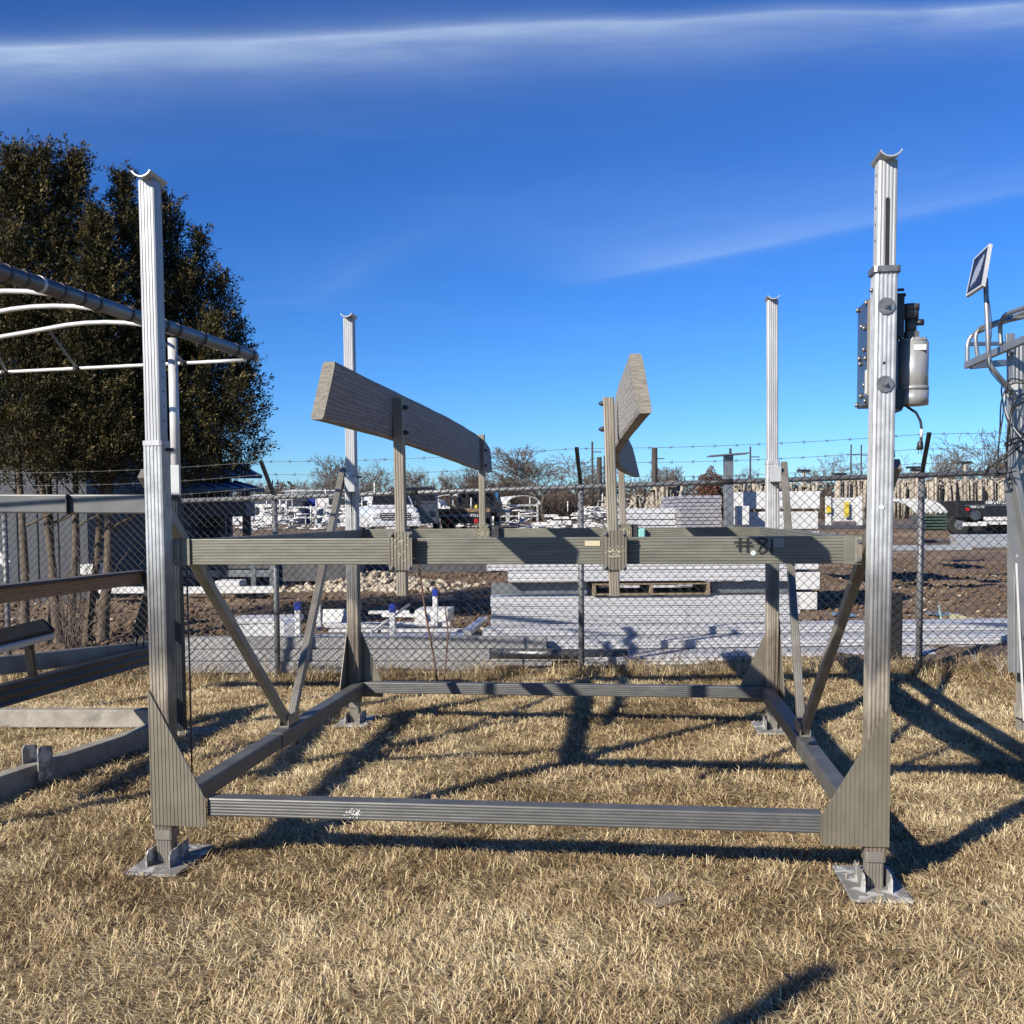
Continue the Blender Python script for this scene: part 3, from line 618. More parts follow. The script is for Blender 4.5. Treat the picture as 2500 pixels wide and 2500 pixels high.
# ------------------------------------------------------------------ dry lawn: blades as one stuff object
def blades(name, n, dmin, dmax, seed, mat, hmul=1.0, pts=None, wmul=1.0, ln=(.025,.075), stand=.27):
    rg = np.random.default_rng(seed)
    if pts is None:
        d = rg.uniform(dmin, dmax, n); x = rg.uniform(-1, 1, n) * (.62 * d + 1.0); y = d
        ok = y < fence_y(x) + .25
        for fx, fy in feet: 
            u = (x - fx) * math.cos(LTH) + (y - fy) * math.sin(LTH); v = -(x - fx) * math.sin(LTH) + (y - fy) * math.cos(LTH)
            inside = (np.abs(u) < .145 + .02 * rg.standard_normal(n)) & (np.abs(v - .03) < .235 + .02 * rg.standard_normal(n)); ok &= ~inside
        x, y, d = x[ok], y[ok], d[ok]
    else: x, y = pts; d = y.copy()
    n = len(x)
    ang = vnoise(x, y, 2.2, 11) * 9 + vnoise(x, y, 7.0, 4) * 5 + rg.normal(0, 1.5, n)
    cl = vnoise(x, y, 9.0, 21) * .6 + vnoise(x, y, 2.6, 22) * .4
    L = rg.uniform(ln[0], ln[1], n) * (.65 + .75 * cl) * hmul
    lean = np.clip(rg.normal(stand, .28, n), .08, 1.3)          # height share
    h = L * np.sin(lean); r = L * np.cos(lean)
    wd = rg.uniform(.0009, .0018, n) * (1 + .11 * np.maximum(d - 2, 0)) * wmul
    dx, dy = np.cos(ang), np.sin(ang)
    px, py = -dy, dx
    z0 = gz(x, y) - .006 + np.abs(rg.normal(0, .006, n)) + (cl - .5) * .02
    curl = rg.normal(0, .35, n)
    V = np.zeros((n, 5, 3))
    V[:,0] = np.stack([x - px*wd, y - py*wd, z0], -1); V[:,1] = np.stack([x + px*wd, y + py*wd, z0], -1)
    mx, my, mz = x + dx*r*.5, y + dy*r*.5, z0 + h*.72
    V[:,2] = np.stack([mx + px*wd*.8, my + py*wd*.8, mz], -1); V[:,3] = np.stack([mx - px*wd*.8, my - py*wd*.8, mz + wd*.5], -1)
    V[:,4] = np.stack([x + (dx + px*curl)*r, y + (dy + py*curl)*r, z0 + h*(.9 + .1*rg.random(n))], -1)
    F = (np.arange(n)[:,None]*5 + np.array([0,1,2, 0,2,3, 3,2,4])[None]).reshape(-1)
    me = bpy.data.meshes.new(name); me.vertices.add(n*5); me.vertices.foreach_set('co', V.reshape(-1))
    me.loops.add(n*9); me.loops.foreach_set('vertex_index', F.astype(np.int32)); me.polygons.add(n*3); me.polygons.foreach_set('loop_start', np.arange(0, n*9, 3, dtype=np.int32))
    at_ = me.attributes.new('tone', 'FLOAT', 'POINT'); tone = np.clip(rg.normal(.52, .28, n) + (vnoise(x, y, 1.1, 31) - .5) * .5 + (vnoise(x, y, 5, 32) - .5)*.4, 0, 1); at_.data.foreach_set('value', np.repeat(tone, 5))
    me.update(); me.validate(); me.materials.append(mat)
    o = bpy.data.objects.new(name, me); COL.objects.link(o); return o
gm = bpy.data.materials.new('dry_grass'); gm.use_nodes = True; k = NT(gm.node_tree); k.n.clear()
out = k.new('ShaderNodeOutputMaterial'); a_ = k.new('ShaderNodeAttribute', attribute_name='tone')
col = k.ramp(a_.outputs['Fac'], [(0, (.11,.068,.030)), (.3, (.29,.202,.098)), (.6, (.49,.375,.205)), (1, (.70,.59,.37))])
df = k.new('ShaderNodeBsdfPrincipled'); df.inputs['Roughness'].default_value = .6; df.inputs['Specular IOR Level'].default_value = .3; k.link(col, df.inputs['Base Color'])
tr = k.new('ShaderNodeBsdfTranslucent'); k.link(col, tr.inputs[0]); mx_ = k.new('ShaderNodeMixShader'); mx_.inputs[0].default_value = .22
k.link(df.outputs[0], mx_.inputs[1]); k.link(tr.outputs[0], mx_.inputs[2]); k.link(mx_.outputs[0], out.inputs[0])
_a = V3(math.cos(LTH), math.sin(LTH), 0); _b = V3(-math.sin(LTH), math.cos(LTH), 0); _o = V3(-1.6095, 4.615, 0)
feet = [((_o + _a*x + _b*(y + .046)).x, (_o + _a*x + _b*(y + .046)).y) for x in (0, LW) for y in (0, LD)]
GR = 800000
tag(blades('lawn_grass', GR, 1.7, 10.8, 1, gm), 'dry straw-coloured lawn grass under the boat lift', 'grass', kind='stuff')
rg = np.random.default_rng(9)
cx_ = rg.uniform(-5.6, 5.4, 150); tx, ty = [], []
for c in cx_:
    m_ = rg.integers(25, 90); sx_ = rg.normal(c, .07, m_); tx.append(sx_); ty.append(fence_y(sx_) + rg.normal(-.10, .13, m_))
tag(blades('fence_line_grass', 0, 0, 0, 2, gm, 2.6, (np.concatenate(tx), np.concatenate(ty)), 1.0, (.03,.10), .55), 'taller dry grass tufts along the foot of the chain-link fence', 'grass', kind='stuff')
# ------------------------------------------------------------------ materials of the surroundings
MA.update(
 steelbeam = mk('dark_galvanised_beam', (.030,.036,.045), (.055,.062,.072), 3, (1,1,4), .42, .4, .05, 40),
 galvbeam = mk('bright_galvanised_beam', (.22,.24,.26), (.40,.42,.44), 5, rough=.4, metal=.5, c3=(.30,.33,.36), c3s=4),
 chalk = mk('chalky_lower_beam', (.26,.235,.195), (.40,.37,.31), 8, rough=.8, bump=.3, bscale=60, c3=(.20,.185,.16), c3s=5, c3r=(.58,.70)),
 pipe = mk('canopy_pipe', (.19,.19,.19), (.27,.27,.27), 5, rough=.38, metal=.6),
 band = mk('pipe_band', (.07,.07,.07), (.10,.10,.10), 8, rough=.5, metal=.3),
 bow = mk('white_bow_tube', (.66,.66,.64), (.76,.76,.74), 4, rough=.35, metal=.15),
 greybeam = mk('shaded_canopy_beam', (.12,.122,.125), (.17,.172,.175), 3, rough=.45, metal=.3),  # light grey metal, base colour darkened to stand in for shade
 solar = mk('solar_cells', (.006,.008,.022), (.012,.015,.038), 6, rough=.35, spec=.3),
 cellline = mk('solar_grid_line', (.30,.33,.40), (.34,.37,.44), 6, rough=.4),
 railalu = mk('rail_aluminium', (.40,.41,.42), (.52,.53,.54), 5, rough=.38, metal=.6),
 panelal = mk('mill_aluminium_panel', (.64,.64,.655), (.80,.80,.815), 2, (1,6,12), .38, .25, .04, 30),
 panelal2 = mk('lilac_aluminium_plank', (.36,.355,.39), (.47,.465,.50), 2, (1,6,12), .4, .25, .04, 30),
 blueal = mk('new_aluminium_beam', (.62,.63,.655), (.84,.845,.865), 2, (2,5,12), .30, .45, .05, 12),
 board = mk('grey_composite_board', (.30,.295,.295), (.40,.395,.39), 2, (.6,2,2), .8, 0, .15, 30, c3=(.24,.235,.24), c3s=1.2),
 whitep = mk('white_painted_panel', (.66,.66,.65), (.78,.78,.77), 2, rough=.5, c3=(.52,.51,.48), c3s=3, c3r=(.6,.75)),
 pallet = mk('pallet_wood', (.20,.145,.09), (.32,.25,.17), 6, (1,1,4), .9, 0, .2, 60),
 yellow = mk('yellow_board', (.62,.56,.26), (.70,.64,.34), 6, rough=.7),
 yel2 = mk('yellow_marking', (.66,.52,.03), (.72,.58,.05), 6, rough=.6),
 blackboard = mk('black_plastic_board', (.014,.014,.015), (.024,.024,.025), 4, rough=.6),
 rock = mk('limestone_rock', (.40,.33,.24), (.58,.50,.39), 3, rough=.95, bump=.4, bscale=20),
 poles = mk('grey_timber_poles', (.26,.22,.17), (.52,.46,.37), 1.5, (9,9,.6), .9),
 dock = mk('dark_dock_frames', (.05,.052,.058), (.11,.11,.12), 3, rough=.6),
 roofblue = mk('blue_metal_roof', (.10,.17,.25), (.15,.23,.32), 3, rough=.45, metal=.2),
 wallgrey = mk('tree_shaded_siding', (.045,.055,.072), (.065,.075,.095), 2, (6,6,.5), .6),  # shade of the trees painted into the base; the siding itself is paler
 wallwhite = mk('white_building_wall', (.70,.70,.68), (.78,.78,.76), 1, rough=.7),
 darkglass = mk('dark_glass', (.012,.014,.017), (.02,.022,.026), 2, rough=.12, spec=.6),
 paintw = mk('white_vehicle_paint', (.72,.73,.74), (.76,.77,.78), 2, rough=.25, spec=.6),
 paintb = mk('black_vehicle_paint', (.010,.010,.011), (.016,.016,.017), 2, rough=.3, spec=.6),
 tyre = mk('tyre_rubber', (.012,.012,.012), (.02,.02,.02), 5, rough=.8),
 red = mk('red_lens', (.45,.012,.015), (.52,.02,.022), 5, rough=.3),
 deck = mk('brown_truck_deck', (.20,.12,.06), (.28,.18,.10), 4, rough=.8),
 letter = mk('white_lettering', (.74,.74,.74), (.78,.78,.78), 5, rough=.6),
 bark = mk('bare_tree_bark', (.10,.085,.07), (.17,.145,.12), 1.5, rough=.95),
 twig = mk('bare_twigs', (.15,.115,.09), (.22,.175,.14), .4, rough=.95),
 brush = mk('brown_brush', (.075,.05,.035), (.12,.085,.06), .3, rough=.95),
 cedarbark = mk('cedar_bark', (.085,.06,.042), (.19,.145,.105), 10, (4,4,.6), .95, 0, .6, 25),
 rust = mk('rust_leaves', (.11,.042,.022), (.17,.07,.035), .7, rough=.9),
 fabric = mk('white_canopy_fabric', (.62,.62,.60), (.74,.74,.72), .5, rough=.7),
 pole_dark = mk('dark_utility_pole', (.035,.028,.024), (.06,.048,.04), 1, rough=.8),
 water = mk('puddle_water', (.05,.045,.04), (.07,.06,.05), 1, rough=.12, spec=.6),
 greenw = mk('pale_green_strap', (.40,.58,.48), (.46,.64,.54), 5, rough=.6),
)
def g1(x, y): return float(gz(np.array([x]), np.array([y]))[0])
# ------------------------------------------------------------------ neighbouring lift with canopy frame, left
L2 = V3(-2.43, 7.5, 0)
cl2 = wthing('canopy_boat_lift', 'boat lift with bare arched canopy frame at left edge, in front of evergreens', 'boat lift', L2)
a2 = V3(.968, -.25, 0); b2 = V3(.25, .968, 0)
def wb(name, mat, prof, p0, p1, parent=cl2, up=(0,0,1)):
    p0, p1 = Vector(p0), Vector(p1); t = (p1 - p0).normalized(); s = t.cross(Vector(up)).normalized(); v = s.cross(t)
    b = B(); b.ext(prof, p0, p1, s, v); return recalc(b.build(name, mat, parent))
SQ = lambda w_, h_, r=.006: rib(w_, h_, r=r)
pp = wb('rear_post', MA['steelbeam'], rib(.08, .08, (3,3), (3,3)), (-2.475, 7.54, .0), (-2.475, 7.54, 1.80), up=(0,1,0))
b = B(); b.cyl((-2.46, 7.54, 1.75), (-2.46, 7.54, 2.90), .034, 16); b.build('canopy_leg', MA['bow'], pp)
b = B(); b.bbox((-2.505, 7.48, 1.76), (-2.415, 7.50, 1.98), .004); b.build('post_clamp', MA['bow'], pp)
b = B(); b.bbox((-2.60, 7.42, .0), (-2.22, 7.68, .015), .004); b.build('foot_pad', MA['pad'], pp)
T0 = at(0, 662, 5.58); T1 = at(618, 868, 8.3); td = (T1 - T0).normalized(); Ts = T0 - td * 1.6
b = B(); b.tube([Ts, T1], .046, 20); mp = b.build('canopy_pipe', MA['pipe'], cl2)
b = B(); b.cyl(T1, T1 + td * .05, .030, 14); b.build('pipe_end_fitting', MA['bow'], mp)
Lp = (T1 - Ts).length
for f_ in (.37, .40, .43, .47, .51, .545, .62, .71, .745, .82, .93, .985):
    c = Ts + td * Lp * f_; b = B(); b.cyl(c, c + td * .028, .0485, 20); b.build('pipe_band', MA['band'] if random.random() < .6 else MA['bow'], mp)
na = V3(-.968, .25, 0)
bows = []
for t_ in (.04, .217, .371, .565):
    c = T0 + (T1 - T0) * t_ ; pts = []
    for i in range(22):
        s_ = i * .16; pts.append(c + na * s_ + V3(0, 0, -.01 + .10 * math.sin(min(s_, 1.0) * 1.9) - .075 * max(0, s_ - .25) ** 1.25))
    bw = B(); bw.tube(pts, .016, 10); bows.append((pts, bw.build('canopy_bow', MA['bow'], cl2)))
eb = [T1 - td * .12 + V3(0, 0, -.055) + na * (i * .25) for i in range(14)]
b = B(); b.tube(eb, .015, 10); b.build('end_bar', MA['bow'], cl2)
for i0, s1 in ((1, .55), (6, 1.55), (9, 2.25), (13, 3.0)):
    p0 = bows[3][0][i0]; p1 = T1 - td * .12 + V3(0, 0, -.055) + na * (s1 + .0)
    b = B(); b.tube([p0, p1], .011, 8); st = b.build('end_strut', MA['pipe'], cl2)
    b = B(); b.tube([p1 + na * -.03 + V3(0,0,.0), p1 + na * .03], .021, 10); b.build('strut_clamp', MA['band'], st)
# frame members
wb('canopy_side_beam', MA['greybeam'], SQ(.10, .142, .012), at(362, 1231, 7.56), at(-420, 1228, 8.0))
wb('beam_seam', MA['black'], SQ(.103, .145, .012), at(170, 1231, 7.62), at(167.5, 1231, 7.62))
bk0, bk1 = at(-330, 1497, 4.75), at(342, 1412, 8.15)
wb('bunk_board', MA['wood_new'], SQ(.04, .088, .004), bk0, bk1)
o_ = V3(0, 0, .055)
wb('bunk_carpet', MA['carpet'], SQ(.088, .022, .008), bk0 + o_, bk1 + o_)
wb('bunk_arm', MA['dark'], SQ(.05, .20, .004), at(352, 1425, 8.15), at(395, 1421, 8.15))
wb('bunk_arm', MA['steelbeam'], SQ(.05, .05, .004), at(372, 1400, 8.2), at(372, 1600, 8.2), up=(0,1,0))
wb('side_beam', MA['steelbeam'], rib(.075, .13, (0,0), (2,2), .008, .006), at(-260, 1770, 5.1), at(374, 1597, 8.1))
wb('cross_beam', MA['galvbeam'], SQ(.07, .12, .004), at(-160, 1643, 6.35), at(372, 1583, 8.15))
for x_ in (332, 349):
    p = at(x_, 1572, 7.9); b = B(); b.cyl(p - V3(0,0,.02), p + V3(0,0,.05), .012, 8); b.build('bolt', MA['black'], cl2)
lbA = wb('rear_lower_beam', MA['chalk'], SQ(.10, .135, .008), at(378, 1752, 7.62), at(-420, 1752, 7.9))
lbB = wb('side_lower_beam', MA['chalk'], SQ(.09, .135, .008), at(-200, 1986, 5.25), at(385, 1787, 7.2))
cB = at(92, 1865, 6.05); tB = (at(385, 1787, 7.2) - at(-200, 1986, 5.25)).normalized(); sB = tB.cross(V3(0,0,1)).normalized()
for s in (-1, 1):
    b = B(); q0 = cB + sB * (s * .052) - tB * .06
    b.plate([q0 + V3(0,0,-.09), q0 + tB * .12 + V3(0,0,-.09), q0 + tB * .12 + V3(0,0,.10), q0 + tB * .02 + V3(0,0,.12), q0 + V3(0,0,.10)], sB * (s * .006)); recalc(b.build('joint_bracket', MA['pad'], lbB))
for nm, (fx, fy, hz) in (('front_post', (-3.04, 4.95, 2.86)), ('rear_post', (at(-425, 1228, 8.0).x, 8.0, 2.80))):
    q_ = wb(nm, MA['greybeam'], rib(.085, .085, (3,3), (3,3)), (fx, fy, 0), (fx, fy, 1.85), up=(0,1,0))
    b = B(); b.cyl((fx, fy, 1.82), (fx, fy, hz), .034, 16); b.build('canopy_leg', MA['bow'], q_)
    b = B(); b.bbox((fx - .19, fy - .13, 0), (fx + .19, fy + .13, .015), .004); b.build('foot_pad', MA['pad'], q_)
# tilted bunk pad with black carpet
g0 = at(-120, 1585, 5.7); g1_ = at(118, 1527, 6.2)
wb('guide_pad', MA['black'], SQ(.13, .03, .012), g0, g1_, up=(.45,-.2,.87))
wb('guide_pad_board', MA['whitep'], SQ(.11, .04, .006), g0 + V3(.03,0,-.04), g1_ + V3(.0,0,-.04), up=(.45,-.2,.87))
wb('guide_pad_arm', MA['black'], SQ(.05, .03, .004), at(68, 1555, 6.1), at(80, 1650, 6.2), up=(0,1,0))
# ------------------------------------------------------------------ lift with solar panel, right edge
L3 = V3(3.70, 7.35, 0)
rl = wthing('solar_boat_lift', 'boat lift with small solar panel and coiled black cables at right edge', 'boat lift', L3)
YR = 7.2
def rt(name, mat, pts, r, parent=rl, n=10): b = B(); b.tube(pts, r, n); return b.build(name, mat, parent)
def smooth(pts, n=6):
    pts = [Vector(p) for p in pts]; o = []
    for i in range(len(pts) - 1):
        p0, p1, p2, p3 = pts[max(i-1,0)], pts[i], pts[i+1], pts[min(i+2, len(pts)-1)]
        for j in range(n):
            t = j / n; o.append(.5*((2*p1)+(-p0+p2)*t+(2*p0-5*p1+4*p2-p3)*t*t+(-p0+3*p1-3*p2+p3)*t**3))
    o.append(pts[-1]); return o
b = B(); b.ext(rib(.10, .10, (3,3), (3,3)), at(2484, 1640, YR), at(2482, 845, YR), (1,0,0), (0,1,0)); rp = recalc(b.build('post', MA['railalu'], rl))
b = B(); b.ext(rib(.075, .075, (3,3), (3,3)), at(2497, 1786, 7.35), at(2497, 1150, 7.35), (1,0,0), (0,1,0)); recalc(b.build('inner_post', MA['alu_brown'], rl))
b = B(); b.bbox(tuple(at(2482, 1735, 7.3) - V3(0,.05,.05)), tuple(at(2482, 1735, 7.3) + V3(.5,.05,.05)), .004); recalc(b.build('lower_beam', MA['chalk'], rl))
b = B(); b.plate([at(2452, 1175, YR-.06), at(2478, 1135, YR-.06), at(2500, 1190, YR-.06), at(2520, 1500, YR-.06), at(2497, 1560, YR-.06)], (0, .012, 0)); recalc(b.build('gusset_plate', MA['railalu'], rl))
b = B(); b.ext(SQ(.05,.05), at(2474, 1140, YR-.1), at(2530, 1420, YR-.1), (1,0,0), (0,1,0)); recalc(b.build('brace', MA['railalu'], rl))
def bar(nm, p0, p1, w_=.035, h_=.05): return wb(nm, MA['railalu'], SQ(w_, h_, .004), p0, p1, rl)
bar('platform_bar', at(2359, 892, 7.7), at(2540, 812, 6.6)); bar('platform_bar', at(2372, 893, 7.75), at(2520, 880, 8.1)); bar('platform_bar', at(2362, 840, 7.9), at(2520, 838, 8.4), .03, .03)
b = B(); b.bbox(tuple(at(2462, 850, YR-.06) - V3(.02,.01,.03)), tuple(at(2470, 825, YR-.06) + V3(.02,.01,.03)), .003); recalc(b.build('bar_clamp', MA['railalu'], rl))
for pts in ([(2362,888,7.7),(2362,845,7.7),(2368,826,7.7),(2385,812,7.65),(2450,786,7.3),(2540,765,6.9)], [(2387,872,7.6),(2382,830,7.6),(2386,810,7.6),(2402,797,7.55),(2460,778,7.3),(2540,748,6.9)], [(2444,842,7.25),(2442,800,7.25),(2448,778,7.2),(2465,764,7.1),(2540,738,6.6)]):
    rt('hoop_rail', MA['railalu'], smooth([at(*p) for p in pts]), .0155)
mast = rt('solar_mast', MA['railalu'], smooth([at(2406,680,7.03), at(2411,800,7.0), at(2415,880,7.0), at(2428,906,7.0), at(2455,938,7.05), at(2475,960,7.08)]), .0165)
b = B(); b.bbox(tuple(at(2470, 955, YR-.09) - V3(.03,.015,.05)), tuple(at(2470, 955, YR-.09) + V3(.04,.015,.06)), .004); recalc(b.build('mast_bracket', MA['bow'], mast))
# panel: four corners in the photo, facing left and up
pc = [at(2357, 724, 7.10), at(2398, 697, 6.84), at(2416, 594, 7.0), at(2377, 632, 7.26)]
nrm = (pc[1] - pc[0]).cross(pc[3] - pc[0]).normalized()
if nrm.dot(V3(0, 0, CH) - pc[0]) < 0: nrm = -nrm
sp_ = bpy.data.objects.new('solar_panel', None); COL.objects.link(sp_); sp_.parent = rl; sp_.matrix_parent_inverse = Matrix.Translation(-L3); WOFF[sp_.name] = V3(0,0,0)
b = B(); b.plate([p - nrm * .0 for p in pc], -nrm * .022); recalc(b.build('panel_frame', MA['bow'], sp_))
def pq(u, v): return pc[0] * (1-u) * (1-v) + pc[1] * u * (1-v) + pc[2] * u * v + pc[3] * (1-u) * v
for i in range(4):
    for j in range(9):
        u0, u1, v0, v1 = .07 + .86*i/4 + .005, .07 + .86*(i+1)/4 - .005, .05 + .90*j/9 + .003, .05 + .90*(j+1)/9 - .003
        b = B(); b.plate([pq(u0,v0) + nrm*.001, pq(u1,v0) + nrm*.001, pq(u1,v1) + nrm*.001, pq(u0,v1) + nrm*.001], nrm * .001); recalc(b.build('solar_cell', MA['solar'], sp_))
b = B(); b.plate([pq(.06,.04) + nrm*.0004, pq(.94,.04) + nrm*.0004, pq(.94,.96) + nrm*.0004, pq(.06,.96) + nrm*.0004], nrm*.0003); recalc(b.build('cell_backing', MA['cellline'], sp_))
rt('panel_cable', MA['black'], smooth([at(2405,700,7.1), at(2416,745,6.97), at(2421,800,6.95), at(2416,850,6.95), at(2410,880,6.95), at(2420,910,6.96), at(2450,945,7.0), at(2470,975,7.0)]), .0035, n=6)
rc = random.Random(4)
cab = [[(2500,930),(2470,925),(2448,945),(2447,1000),(2440,1060),(2435,1110),(2445,1125),(2480,1100),(2510,1070)],
       [(2505,935),(2475,935),(2455,950),(2458,1010),(2470,1040),(2500,1060)], [(2500,960),(2480,975),(2465,1010),(2462,1060),(2475,1090),(2505,1110)],
       [(2510,1050),(2480,1090),(2440,1120),(2415,1140),(2410,1155),(2430,1160),(2460,1155)], [(2505,1075),(2470,1085),(2455,1090),(2460,1080),(2505,1060)],
       [(2465,930),(2445,980),(2440,1050),(2432,1130),(2430,1150),(2450,1156),(2480,1150)], [(2510,975),(2475,1000),(2462,1050),(2458,1120),(2460,1150)]]
for c in cab: rt('coiled_cable', MA['black'], smooth([at(x + rc.uniform(-3,3), y, 7.02 + rc.uniform(-.06,.04)) for x, y in c]), .0075 if rc.random() < .7 else .005, n=7)
rt('coiled_cable', MA['bow'], smooth([at(*p, 7.0) for p in ((2452,950),(2455,1000),(2472,1040),(2500,1075))]), .004, n=6)
b = B(); b.box(tuple(at(2481, 1360, YR - .05) - V3(.008,.01,.0)), tuple(at(2481, 1360, YR-.05) + V3(.008,.01,.02))); b.ext([(-.006,-.004),(.006,-.004),(.006,.004),(-.006,.004)], at(2481, 1375, YR-.06), at(2500, 1760, YR-.06), (1,0,0), (0,1,0)); recalc(b.build('guide_strip', MA['whitep'], rl))
# a post of another lift that stands behind and left of the viewer; its shadow crosses the lawn
op = wthing('lift_post', 'tall aluminium lift post standing at left behind the viewer', 'post', (-2.80, -.22, 0))
b = B(); b.ext(P_OUT, (-2.80, -.22, 0), (-2.80, -.22, 2.0), (1,0,0), (0,1,0)); recalc(b.build('sleeve', MA['galv'], op))
b = B(); b.ext(P_IN, (-2.80, -.22, 1.98), (-2.80, -.22, 3.0), (1,0,0), (0,1,0)); recalc(b.build('inner_tube', MA['alu_post'], op))
b = B(); b.bbox((-2.93, -.38, 0), (-2.67, -.06, .014), .003); b.build('foot_pad', MA['pad'], op)
# ------------------------------------------------------------------ storage yard behind the fence
def along(b, prof, p0, p1):
    p0, p1 = Vector(p0), Vector(p1); t = (p1 - p0).normalized(); s = t.cross(V3(0,0,1)).normalized(); return b.ext(prof, p0, p1, s, s.cross(t))
rnd = random.Random(21)
MA['greenb'] = mk('dull_green_beam', (.05,.09,.06), (.08,.13,.09), 3, rough=.6)
ORD = ['first','second','third','fourth','fifth','sixth','seventh','eighth','ninth','tenth','eleventh','twelfth','thirteenth','fourteenth']
# low pile of long extrusions, one mesh each
PB = rib(.185, .085, (0, 3), (2, 2), .008, .006)
k_ = 0
for row, (yy, zt) in enumerate(((10.35, .10), (10.56, .13), (10.77, .10), (10.98, .13), (11.19, .16), (11.40, .20), (11.61, .22), (11.82, .25), (12.02, .27))):
    for lay in range(1 + (row > 2) + (row > 5)):
        x0 = -.25 + rnd.uniform(-.1, .25) + (1.0 if row < 2 else 0); x1 = 6.4 + rnd.uniform(-.4, .4)
        sl = FTH * .45
        z0 = g1(1, yy) + .05 + .092 * lay
        b = B(); along(b, PB, (x0, yy - sl*x0*0 - .10*(x0-1)*0, z0), (x1, yy + (x1 - x0) * -.03, z0 + .06))
        solo(b, 'aluminium_beam', MA['blueal' if row % 3 else 'panelal'], 'long new aluminium beam, %s from the fence in the low pile, %s layer' % (ORD[row], ('bottom', 'second', 'third')[lay]), 'beam', 'aluminium beams lying in the low pile behind the fence'); k_ += 1
# round pipe lying in front of the pile
b = B(); b.cyl(at(1195, 1595, 10.35), at(1532, 1599, 10.35), .055, 18); solo(b, 'grey_pipe', MA['pipe'], 'thick grey pipe lying in front of the low aluminium pile', 'pipe')
# stacked dock panels
def panel(name, mat, x0, x1, y0, y1, z0, z1, label, group, ribs=3):
    b = B(); prof = rib(y1 - y0, z1 - z0, (0, 0), (ribs, ribs), .010, .006, .25)
    b.ext(prof, (x0, (y0+y1)/2, (z0+z1)/2), (x1, (y0+y1)/2, (z0+z1)/2), (0,1,0), (0,0,1)); return solo(b, name, mat, label, 'dock section', group)
for i in range(5):
    panel('dock_section', MA['panelal'], -.27 + rnd.uniform(-.02,.02), 3.42 + rnd.uniform(-.03,.03), 12.2, 13.3, .03 + i*.118, .03 + i*.118 + .112, 'flat aluminium dock section, %s from the ground in the stack under the pallet' % ORD[i], 'dock panels under the pallet')
for i in range(4):
    panel('dock_section', MA['panelal'], -.30 + (.25 if i < 1 else 0) - (.2 if i == 2 else 0), 3.36 + rnd.uniform(-.05,.05), 12.15, 13.25, .80 + i*.135, .80 + i*.135 + .128, 'pale aluminium dock section, %s above the pallet in the upper stack' % ORD[i], 'dock panels on top of the pallet', 2)
for x0, x1 in ((-.25, .9), (2.40, 3.40)):
    b = B(); b.bbox((x0, 12.3, .64), (x1, 12.38, .775), .004); solo(b, 'spacer_beam', MA['galvbeam'], 'grey spacer beam %s the pallet between two panel stacks' % ('left of' if x0 < 0 else 'right of'), 'beam')
# pallet
PX0, PX1 = .96, 2.36
pal = wthing('wooden_pallet', 'weathered wooden pallet between two stacks of dock panels', 'pallet', ((PX0+PX1)/2, 12.65, .63))
for y_ in np.linspace(12.2, 13.1, 5):
    for z_ in (.633, .755):
        b = B(); b.bbox((PX0, y_ - .045, z_), (PX1, y_ + .045, z_ + .018), .003); b.build('deck_board', MA['pallet'], pal)
for x_ in (PX0, (PX0+PX1)/2 - .02, PX1 - .04):
    b = B(); b.bbox((x_, 12.16, .651), (x_ + .04, 13.14, .755), .003); b.build('stringer', MA['pallet'], pal)
# grey boards just behind the fence, left
for i in range(3):
    b = B(); b.bbox((-4.25 + i*.1, 10.75 + .03*i, -.12 + i*.125), (-.12 - .03*i, 10.95 + .02*i, -.12 + i*.125 + .12), .006, Matrix.Rotation(-.05, 3, 'Z'), V3(.0, -.1, .06))
    solo(b, 'grey_board', MA['board'], 'long grey composite board, %s of three stacked behind the fence at left' % ('bottom', 'middle', 'top')[i], 'board', 'grey boards stacked behind the fence')
# white things on and behind the boards
def wbox(name, px0, px1, py0, py1, Y, dep, mat, label, cat='panel', rz=0, rx=0):
    a, c = at(px0, py1, Y), at(px1, py0, Y); ctr = (a + c) / 2; w_, h_ = c.x - a.x, c.z - a.z
    b = B(); R = Matrix.Rotation(rz, 3, 'Z') @ Matrix.Rotation(rx, 3, 'X'); b.bbox((-w_/2, 0, -h_/2), (w_/2, dep, h_/2), min(.008, h_*.2), R, ctr); return solo(b, name, mat, label, cat)
wbox('white_board', 566, 728, 1510, 1524, 11.9, .5, MA['whitep'], 'thin white lid panel on the crumpled white crate, behind fence at left', rz=.08)
wbox('crumpled_crate', 575, 690, 1524, 1560, 11.9, .4, MA['whitep'], 'crumpled white crate under a thin lid, behind fence at left', 'crate', rz=.05)
wbox('crate_side', 693, 728, 1520, 1592, 11.5, .5, MA['panelal'], 'ribbed white crate standing left of the first blue-capped post', 'crate', rz=.3)
wbox('white_bundle', 462, 692, 1563, 1592, 11.1, .35, MA['whitep'], 'long white wrapped bundle lying on the grey boards at left', 'bundle')
wbox('white_sheet', 788, 848, 1486, 1524, 13.2, .03, MA['whitep'], 'white sheet panel leaning behind the left back post', rx=-.3)
wbox('white_box', 1012, 1094, 1489, 1522, 13.0, .5, MA['whitep'], 'square white box panel left of the tallest blue-capped post', 'box', rz=-.1)
